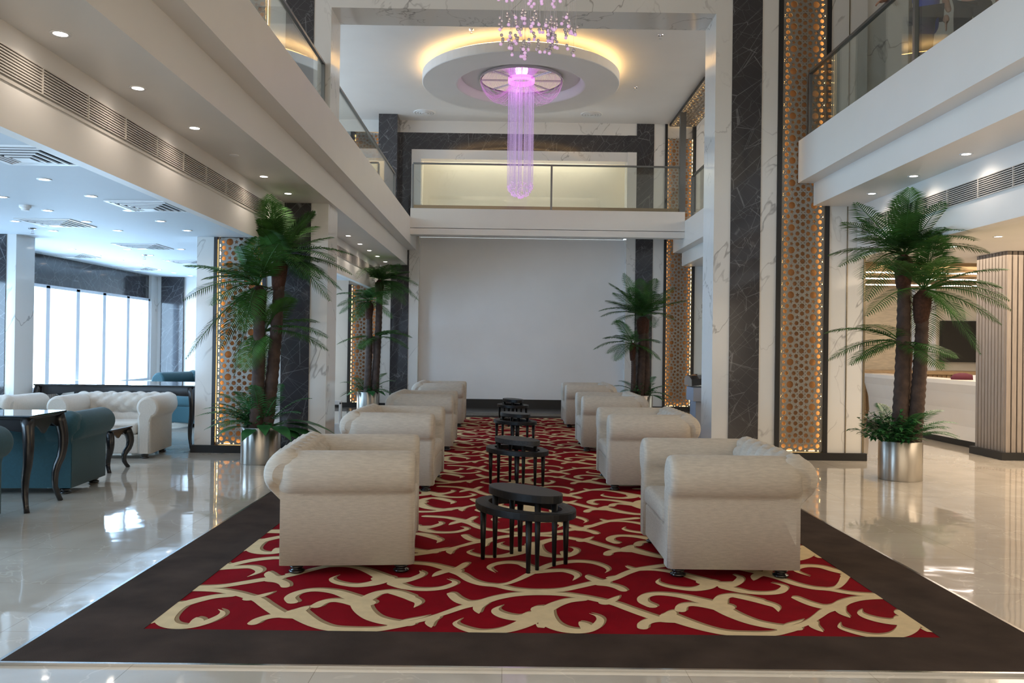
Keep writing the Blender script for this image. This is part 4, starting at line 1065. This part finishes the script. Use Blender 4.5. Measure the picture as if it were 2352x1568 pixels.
palm(-2.87, 9.75, 'tallest potted palm with three trunks on the left before the marble pier',
     [((612, 960), (643, 608), -0.05, 0.080, 0.062), ((587, 955), (594, 670), -0.12, 0.078, 0.062), ((574, 955), (600, 780), 0.05, 0.045, 0.040)],
     [((640, 590), -0.02, 0.98, [(619, 448), (640, 470), (655, 500), (600, 505), (808, 585), (808, 630), (784, 665), (757, 690), (700, 640), (720, 520), (760, 545), (690, 600), (770, 600), (615, 460), (735, 640)], 6),
      ((593, 655), -0.12, 0.95, [(424, 610), (420, 690), (485, 700), (552, 567), (610, 563), (427, 824), (538, 862), (508, 800), (470, 640), (455, 610), (640, 560), (560, 760)], 4),
      ((608, 760), -0.05, 0.85, [(753, 804), (752, 775), (603, 860), (725, 740), (560, 850)], 2)], 23,
     dict(n=30, r=0.36, h=0.34, o=(-0.05, -0.03, 0.42), zmax=2.95,
          ferns=[(PI, .6, .12), (PI*.9, .62, -.05), (PI*1.1, .55, -.1), (2.4, .5, .25), (-1.5, .35, .42), (-1.9, .4, .35), (0.2, .5, .25), (-0.9, .5, .3), (1.2, .3, .4), (3.4, .65, 0.05), (3.8, .5, .2), (-2.6, .5, .1), (-2.2, .5, -.05), (-0.4, .5, .1), (PI, .45, .3)],
          blades=[(-0.05, .50, .2, .12), (-0.5, .42, -.05, .11), (0.3, .45, .4, .10), (-1.2, .35, .3, .08), (PI, .35, .2, .08), (-2.4, .35, .1, .08), (-0.25, .55, -.05, .13), (-0.8, .45, .15, .1), (-1.7, .3, -.1, .08), (0.0, .6, .3, .1)]), yr=(-0.95, 0.70))
palm(-2.87, 17.25, 'distant potted palm on the left in front of the far lattice screen',
     [((860, 890), (872, 650), -0.05, 0.080, 0.062), ((843, 890), (848, 700), -0.10, 0.078, 0.06), ((852, 890), (862, 780), 0.08, 0.05, 0.04)],
     [((872, 645), -0.02, 1.0, [(894, 608), (915, 606), (868, 612), (960, 655), (962, 690), (940, 640), (930, 700), (905, 620), (880, 700), (820, 640), (945, 672)], 6),
      ((848, 690), -0.1, 0.9, [(773, 676), (775, 703), (780, 720), (829, 665), (800, 690), (890, 700), (810, 740), (900, 730)], 4),
      ((862, 775), -0.05, 0.85, [(775, 790), (945, 775), (938, 800), (825, 800), (910, 760)], 2)], 37,
     dict(n=24, r=0.34, h=0.32, o=(0, 0, 0.42), zmax=2.95, ferns=[(0.1, .5, .15), (-0.4, .5, -.1), (PI, .5, .1), (0.8, .4, .3), (2.4, .4, .2)],
          blades=[(PI, .35, .2, .09), (-2.5, .3, .1, .09), (-1.2, .3, .2, .08), (-0.6, .3, .2, .08), (2.9, .4, .0, .07), (0.2, .35, .1, .08)]), yr=(-0.9, 1.0))
palm(2.84, 17.25, 'distant potted palm on the right behind the armchairs near the far lattice screen',
     [((1470, 880), (1474, 735), -0.05, 0.085, 0.07), ((1484, 880), (1480, 735), 0.0, 0.085, 0.07), ((1453, 880), (1453, 795), -0.1, 0.05, 0.045)],
     [((1476, 725), -0.02, 1.05, [(1433, 628), (1399, 650), (1393, 690), (1376, 714), (1380, 727), (1405, 745), (1505, 640), (1547, 660), (1577, 690), (1549, 734), (1502, 752), (1430, 700), (1520, 690), (1450, 660), (1410, 672), (1470, 640)], 8),
      ((1454, 790), -0.1, 0.85, [(1364, 802), (1389, 777), (1413, 828), (1395, 811), (1515, 787), (1517, 826), (1420, 770)], 2)], 41,
     dict(n=26, r=0.40, h=0.36, o=(0, 0, 0.42), zmax=2.9, ferns=[(0.1, .55, .1), (-0.4, .55, -.1), (PI, .55, .1), (0.8, .4, .3), (2.4, .5, .2), (-2.6, .5, .0)],
          blades=[(PI, .35, .2, .07), (-0.8, .35, .1, .07), (-2.0, .3, .2, .07), (0.3, .4, .0, .07)]), yr=(-0.9, 1.0))

# ---------------------------------------------------------------- lounge on the left
a = chesterfield('teal_armchair', 1.12, 0.78, 'teal', 'teal velvet scroll-arm armchair seen from behind, beside the black carved table', 'armchair', (-4.52, 7.90, 0), PI/2+math.radians(4), 'teal armchairs')
b = copy_tree(a); b.location = (-4.42, 6.02, 0); b.rotation_euler = (0, 0, PI/2+math.radians(2))
tag(b, 'teal velvet scroll-arm armchair cut off by the left edge of the picture', 'armchair')
c = copy_tree(a); c.location = (-5.1, 14.0, 0); c.rotation_euler = (0, 0, -PI*0.62); c.scale = (1.12, 1.12, 1.2)
tag(c, 'distant teal tufted armchair partly hidden behind the left marble pier', 'armchair')
a = chesterfield('cream_armchair', 1.12, 0.80, 'cream', 'cream tufted armchair facing the viewer in the lounge behind the teal chair', 'armchair', (-4.83, 10.28, 0), -PI/2+math.radians(5), 'cream lounge seats')
b = copy_tree(a); b.location = (-6.38, 10.1, 0); b.rotation_euler = (0, 0, PI/2)
tag(b, 'cream scroll-arm armchair at the left edge in front of the white pilaster', 'armchair')
b = copy_tree(a); b.location = (-6.62, 13.9, 0); b.rotation_euler = (0, 0, PI/2)
tag(b, 'cream armchair by the windows, only its back seen over the black table', 'armchair')
b = copy_tree(a); b.location = (-5.55, 15.3, 0); b.rotation_euler = (0, 0, PI/2); b.scale = (1, 1, 1.05)
tag(b, 'farthest cream armchair at the end of the window wall', 'armchair')

def carved_table(x, y, lx, ly, h, label, rz=0, name='carved_table', nleg=2):
    e = empty(name, (x, y, 0), rz, label, 'table')
    g = MB().box(-lx/2, lx/2, -ly/2, ly/2, h-0.022, h)
    g.build('tabletop', M['gloss_black'], e, bevel=0.008, seg=3)
    MB().box(-lx/2+.015, lx/2-.015, -ly/2+.015, ly/2-.015, h-0.034, h-0.020).build('moulding', M['darkwood'], e, bevel=0.004)
    k = h*0.16
    g = MB()                                            # scalloped apron
    for (ax, s0, s1, o_) in (('x', -lx/2+.05, lx/2-.05, -ly/2+.04), ('x', -lx/2+.05, lx/2-.05, ly/2-.055), ('y', -ly/2+.05, ly/2-.05, -lx/2+.04), ('y', -ly/2+.05, ly/2-.05, lx/2-.055)):
        N = 20; top = []; bot = []
        for i in range(N+1):
            t = i/N; s = s0+(s1-s0)*t; dz = k*(0.50+0.35*abs(math.cos(2*PI*t))+0.3*math.exp(-((t-.5)/.1)**2))
            top.append((s, h-0.03)); bot.append((s, h-0.03-dz))
        rows = []
        for th in (0.0, 0.015):
            for line in (top, bot):
                rows.append([((s, o_+th, z) if ax == 'x' else (o_+th, s, z)) for (s, z) in line])
        g.grid([rows[0], rows[1]]); g.grid([rows[2], rows[3]]); g.grid([rows[1], rows[3]])
    g.build('apron', M['darkwood'], e, recalc=True)
    for sx in (-1, 1):
        for sy in (-1, 1):
            px, py = sx*(lx/2-.05), sy*(ly/2-.05); pts = []; rr = []
            for i in range(13):
                t = i/12; z = (h-0.03)*(1-t); bulge = 0.045*math.sin(PI*min(1, t*1.6))*(1 if t < .625 else 0)-0.02*math.sin(PI*max(0, (t-.5)/.5))+0.03*max(0, (t-.85)/.15)
                pts.append((px+sx*bulge*.7, py+sy*bulge*.7, z)); rr.append(0.034*(1-t)**0.8+0.016+(0.006 if t > .92 else 0))
            MB().tube(pts, rr, 10).build('leg', M['darkwood'], e, smooth=True)
    return e
carved_table(-4.42, 6.98, 1.15, 0.62, 0.79, 'black carved table with polished top between the two near teal armchairs', math.radians(3))
carved_table(-4.62, 9.05, 0.9, 0.5, 0.46, 'low black carved side table between the teal and cream armchairs', 0, 'low_table')
carved_table(-5.15, 11.45, 2.1, 1.1, 0.83, 'long black polished table behind the cream armchair in the lounge', 0, 'long_table')

# ---------------------------------------------------------------- reception on the right
struct('wall_right_slat_pier_core', MB().box(6.60, 7.6, 10.86, 11.5, 0.1, LC), M['slatback'])
g = MB()
y = 10.86
while y < 11.5: g.box(6.565, 6.60, y, y+0.057, 0.1, LC-0.005); y += 0.075
x = 6.575
while x < 7.6: g.box(x, x+0.057, 10.825, 10.86, 0.1, LC-0.005); x += 0.075
struct('wall_right_slats', g, M['slat'])
struct('baseboard_right_pier', MB().box(6.50, 7.7, 10.78, 11.55, 0, 0.1), M['black'])
# curved reception counter
e = empty('reception_counter', (6.75, 13.4, 0), 0, 'long white reception counter behind the right palm with dark plinth', 'counter')
g = MB(); prof = [(0.10, 0.10), (0.14, 0.30), (0.12, 0.55), (0.05, 0.80), (-0.02, 0.93), (-0.02, 0.99), (0.45, 0.99), (0.45, 0.10)]
rows = []
for i in range(15):
    t = i/14; yy = -1.84+4.2*t; dx = -0.05*math.sin(PI*t)+0.35*max(0, t-.7)**1.5
    rows.append([(px_+dx, yy, pz) for (px_, pz) in prof])
g.grid(rows, closeu=True); g.add(rows[0], [tuple(range(8))]); g.add(rows[-1], [tuple(range(8))[::-1]])
g.build('body', M['counter'], e, recalc=True)
MB().box(0.12, 0.45, -1.82, 2.3, 0, 0.10).build('plinth', M['black'], e)
struct('wall_reception_rear', MB().box(4.62, 11.6, 16.6, 16.8, 0, LC), M['creamwall'])
struct('wall_reception_stone', MB().box(5.9, 8.05, 16.52, 16.6, 1.0, LC), M['stone'])
e = empty('back_counter', (8.6, 16.2, 0), 0, 'oak back counter with ribbed front below the wall screen', 'counter')
MB().box(-1.9, 2.6, -0.28, 0.3, 0.97, 1.04).build('worktop', M['wood'], e, bevel=0.005)
g = MB().box(-1.85, 2.6, -0.20, 0.3, 0, 0.97)
x = -1.85
while x < 2.6: g.box(x, x+0.05, -0.225, -0.2, 0.1, 0.96); x += 0.09
g.build('ribbed_front', M['wood'], e)
xa, xb = at(2095, 780, 16.5).x, at(2137, 780, 16.5).x
tag(MB().box(xa, xb, 16.40, 16.52, 1.0, LC).box(xb+.0, xb+.05, 16.38, 16.52, 1.0, LC).build('marble_wall_fin', M['wmarble'], None), 'narrow marble wall fin left of the black screen', 'wall fin')
p0, p1 = at(2163, 736, 16.5), at(2262, 832, 16.5)
e = empty('wall_screen', ((p0.x+p1.x)/2+0.25, 16.55, p1.z), 0, 'large black television screen on the reception wall', 'television')
w_ = (p1.x-p0.x)+0.5; h_ = p0.z-p1.z
MB().box(-w_/2, w_/2, -0.05, 0.03, 0, h_).build('casing', M['blackframe'], e, bevel=0.006)
MB().box(-w_/2+.012, w_/2-.012, -0.053, -0.05, .012, h_-.012).build('panel', M['screen'], e)
g = MB()
for k in range(26):
    g.box(5.2+0*k, 9.6, 12.4+k*0.14, 12.45+k*0.14, LC-0.10, LC)
tag(g.build('ceiling_louvre', M['wood']), 'timber slat louvre across the reception ceiling behind the palm crown', 'ceiling louvre')
for k, yy in enumerate((12.9, 14.0, 15.3)):
    tag(MB().box(5.3, 9.5, yy, yy+0.05, LC-0.115, LC-0.101).build('strip_light', M['lamp']), 'bright linear strip light on the reception ceiling louvre, %s of three' % ('nearest', 'middle', 'farthest')[k], 'strip light', 'strip lights on the reception louvre')
pb = at(2200, 868, 13.0)
g = MB(); g.lathe([(0.0, 0.0), (0.17, 0.0), (0.18, 0.03), (0.13, 0.08), (0.05, 0.10), (0, 0.10)], 16, (6.98, 12.6, 0.991), sy=0.6)
tag(g.build('burgundy_cushion', M['winebag'], smooth=True), 'small burgundy bundle lying on the reception counter', 'bundle')
g = MB(); g.lathe([(0.0, 0), (0.03, 0), (0.036, 0.08), (0.0, 0.08)], 14, (6.98, 12.25, 0.991))
tag(g.build('paper_cup', M['white_plastic'], recalc=True), 'small pale cup on the reception counter beside the burgundy bundle', 'cup')

# ---- host stand behind the right pier
e = empty('host_stand', (3.27, 13.2, 0), 0, 'blue-grey host stand with black cover seen beside the right marble pier', 'stand')
MB().box(-0.33, 0.5, -0.25, 0.25, 0.58, 0.80).build('drawer_box', M['podium'], e, bevel=0.006)
MB().box(-0.18, 0.5, -0.262, -0.25, 0.575, 0.79).build('front_panel', M['darkwood'], e)
MB().box(-0.28, -0.08, -0.2, 0.2, 0.0, 0.58).build('pedestal', M['podium'], e, bevel=0.006)
MB().box(-0.05, 0.5, -0.19, 0.2, 0.0, 0.58).build('side_cabinet', M['wood'], e)
g = MB(); rows = []
for i in range(9):
    t = i/8; rows.append([(-0.36+0.95*t, yy, 0.80+hh+0.03*math.sin(5*t)) for (yy, hh) in ((-0.28, 0.02), (-0.26, 0.12), (-0.1, 0.17), (0.12, 0.18), (0.27, 0.12), (0.28, 0.02))])
g.grid(rows, closeu=True); g.add(rows[0], [tuple(range(6))]); g.add(rows[-1], [tuple(range(6))[::-1]])
tag(g.build('cover', M['gloss_black'], e, recalc=True), 'glossy black cover')
# ---- white frame stand beside the left pier
e = empty('leaflet_stand', (-2.42, 11.55, 0), 0, 'slim white stand beside the left marble pier', 'stand')
MB().box(-0.02, 0.14, -0.02, 0.02, 0.0, 0.30).box(-0.02, 0.02, -.02, .02, .3, .68).box(0.10, .14, -.02, .02, .3, .60).box(-0.02, .14, -.02, .02, .56, .62).build('frame', M['white_plastic'], e, bevel=0.01)
MB().box(-0.06, 0.17, -0.12, 0.12, 0, 0.02).build('base', M['white_plastic'], e, bevel=0.005)

# ---------------------------------------------------------------- people on the right gallery
M['skin'] = plain('skin', (0.42, 0.24, 0.17), 0.5)
M['blue'] = plain('blue_shirt', (0.02, 0.06, 0.42), 0.8)
M['trous'] = plain('charcoal_trousers', (0.018, 0.019, 0.022), 0.85)
M['hair'] = plain('black_hair', (0.01, 0.008, 0.007), 0.6)
M['shoe'] = plain('black_shoe', (0.01, 0.01, 0.01), 0.3)
M['shirt2'] = plain('pale_shirt', (0.45, 0.45, 0.48), 0.8)
def skin_body(name, nodes, edges, mat, parent, root=0, sub=2):
    me = bpy.data.meshes.new(name); me.from_pydata([n[0] for n in nodes], edges, [])
    me.materials.append(mat)
    o = bpy.data.objects.new(name, me); COL.objects.link(o); o.parent = parent
    md = o.modifiers.new('skin', 'SKIN'); md.use_smooth_shade = True
    for i, n in enumerate(nodes):
        r = n[1]; me.skin_vertices[0].data[i].radius = r if isinstance(r, tuple) else (r, r)
        me.skin_vertices[0].data[i].use_root = (i == root)
    s = o.modifiers.new('sub', 'SUBSURF'); s.levels = sub; s.render_levels = sub
    return o
def person(loc, rz, label, shirt, handpt=None, z0=4.055, hem=0.70):
    e = empty('person', (loc[0], loc[1], z0), rz, label, 'person')
    lw = Matrix.Rotation(-rz, 4, 'Z')
    hp = lw @ (Vector(handpt)-Vector((loc[0], loc[1], z0))) if handpt else Vector((-0.24, -0.05, 0.86))
    sh = Vector((-0.18, 0, 1.42)); el = (sh+hp)/2+Vector((-0.05, 0.05, -0.10))
    nd = [((0, 0, 0.95), (0.09, 0.06)), ((0, 0, 1.15), (0.09, 0.07)), ((0, 0, 1.35), (0.11, 0.08)), ((0, 0, 1.47), (0.07, 0.06)), ((0, 0.01, 1.54), 0.052), ((0, 0.02, 1.60), 0.055), ((0, 0.015, 1.68), (0.075, 0.09)), ((0, 0.005, 1.76), (0.06, 0.07)),
          (tuple(sh), 0.058), (tuple(el), 0.040), (tuple(hp+Vector((0.03, 0, .02))), 0.028),
          ((0.18, 0, 1.42), 0.058), ((0.23, -0.02, 1.14), 0.040), ((0.22, 0.07, 0.90), 0.028),
          ((-0.09, 0, 0.88), 0.055), ((-0.10, 0.01, 0.50), 0.040), ((-0.10, -0.01, 0.09), 0.030), ((-0.10, 0.12, 0.045), 0.038),
          ((0.09, 0, 0.88), 0.055), ((0.10, 0.01, 0.50), 0.040), ((0.10, -0.01, 0.09), 0.030), ((0.10, 0.12, 0.045), 0.038)]
    ed = [(0, 1), (1, 2), (2, 3), (3, 4), (4, 5), (5, 6), (6, 7), (2, 8), (8, 9), (9, 10), (2, 11), (11, 12), (12, 13), (0, 14), (14, 15), (15, 16), (16, 17), (0, 18), (18, 19), (19, 20), (20, 21)]
    skin_body('body', nd, ed, M['skin'], e)
    # hands
    for (w_, tgt) in ((hp, hp+Vector((-0.0, 0.0, -0.03))), (Vector((0.22, 0.07, 0.90)), Vector((0.22, 0.09, 0.80)))):
        d = (tgt-w_).normalized() if not (handpt and w_ is hp) else (lw.to_3x3() @ Vector((-1, 0, -.25))).normalized()
        sd = d.cross(Vector((0, 0, 1))); sd = sd.normalized() if sd.length > .1 else Vector((0, 1, 0))
        hn = [((w_), 0.026), (w_+d*0.05, (0.034, 0.018)), (w_+d*0.08, (0.036, 0.016))]; he = [(0, 1), (1, 2)]
        for k in range(4):
            b0 = w_+d*0.085+sd*(k-1.5)*0.019; L_ = (0.062, 0.072, 0.068, 0.052)[k]; n_ = len(hn)
            hn += [(b0, 0.0088), (b0+d*L_*.5+Vector((0, 0, -.008)), 0.008), (b0+d*L_*.8+Vector((0, 0, -.035)), 0.0072)]; he += [(2, n_), (n_, n_+1), (n_+1, n_+2)]
        n_ = len(hn); hn += [(w_+d*.035+sd*.036, 0.011), (w_+d*.07+sd*.055, 0.009)]; he += [(1, n_), (n_, n_+1)]
        skin_body('hand', [(tuple(p), r) for (p, r) in hn], he, M['skin'], e, 0, 1)
    t = [((0, 0, hem), (0.17, 0.13)), ((0, 0, 1.0), (0.175, 0.135)), ((0, 0, 1.15), (0.15, 0.115)), ((0, 0, 1.35), (0.175, 0.122)), ((0, 0, 1.465), (0.09, 0.075)), (tuple(sh), 0.072), (tuple(sh.lerp(el, .75)), 0.056), ((0.18, 0, 1.42), 0.072), ((0.22, -.015, 1.20), 0.056)]
    o = skin_body('shirt', t, [(0, 1), (1, 2), (2, 3), (3, 4), (3, 5), (5, 6), (3, 7), (7, 8)], shirt, e, 1)
    t = [((0, 0, 1.04), (0.165, 0.125)), ((-0.09, 0, 0.86), 0.10), ((-0.10, 0.01, 0.50), 0.075), ((-0.10, -0.01, 0.10), 0.062), ((0.09, 0, 0.86), 0.10), ((0.10, 0.01, 0.50), 0.075), ((0.10, -0.01, 0.10), 0.062)]
    skin_body('trousers', t, [(0, 1), (1, 2), (2, 3), (0, 4), (4, 5), (5, 6)], M['trous'], e, 0)
    g = MB()
    for s in (-1, 1): g.box(s*.10-.045, s*.10+.045, -0.08, 0.19, 0, 0.085)
    for nm, sx in (('shoe', -1), ('shoe', 1)):
        MB().box(sx*.10-.045, sx*.10+.045, -0.08, 0.19, 0.0, 0.085).build(nm, M['shoe'], e, bevel=0.03, seg=3, smooth=True)
    MB().lathe([(0, 1.80), (0.06, 1.785), (0.088, 1.74), (0.092, 1.68), (0.085, 1.63)], 18, (0, -0.008, 0)).build('hair', M['hair'], e, smooth=True)
    g = MB()
    for s in (-1, 1): g.lathe([(0, -.009), (.007, -.005), (.009, 0), (.007, .005), (0, .009)], 8, (s*.031, 0.098, 1.685))
    g.build('eyes', M['foot'], e, smooth=True)
    g = MB(); g.tube([(0, .098, 1.685), (0, .112, 1.655), (0, .118, 1.64)], [0.007, .010, .012], 8); g.build('nose', M['skin'], e, smooth=True)
    MB().tube([(-.022, .098, 1.61), (0, .104, 1.608), (.022, .098, 1.61)], 0.005, 6).build('mouth', M['winebag'], e, smooth=True)
    return e
hp = at(2016, 10, 8.45)
person((4.42, 8.75, 0), math.radians(65), 'person in a blue shirt and dark trousers with one hand on the gallery rail', M['blue'], (3.87, 8.42, 5.01))
person((4.75, 8.45, 0), math.radians(-35), 'person in dark trousers standing behind the gallery glass nearer the right edge', M['shirt2'], hem=1.06)
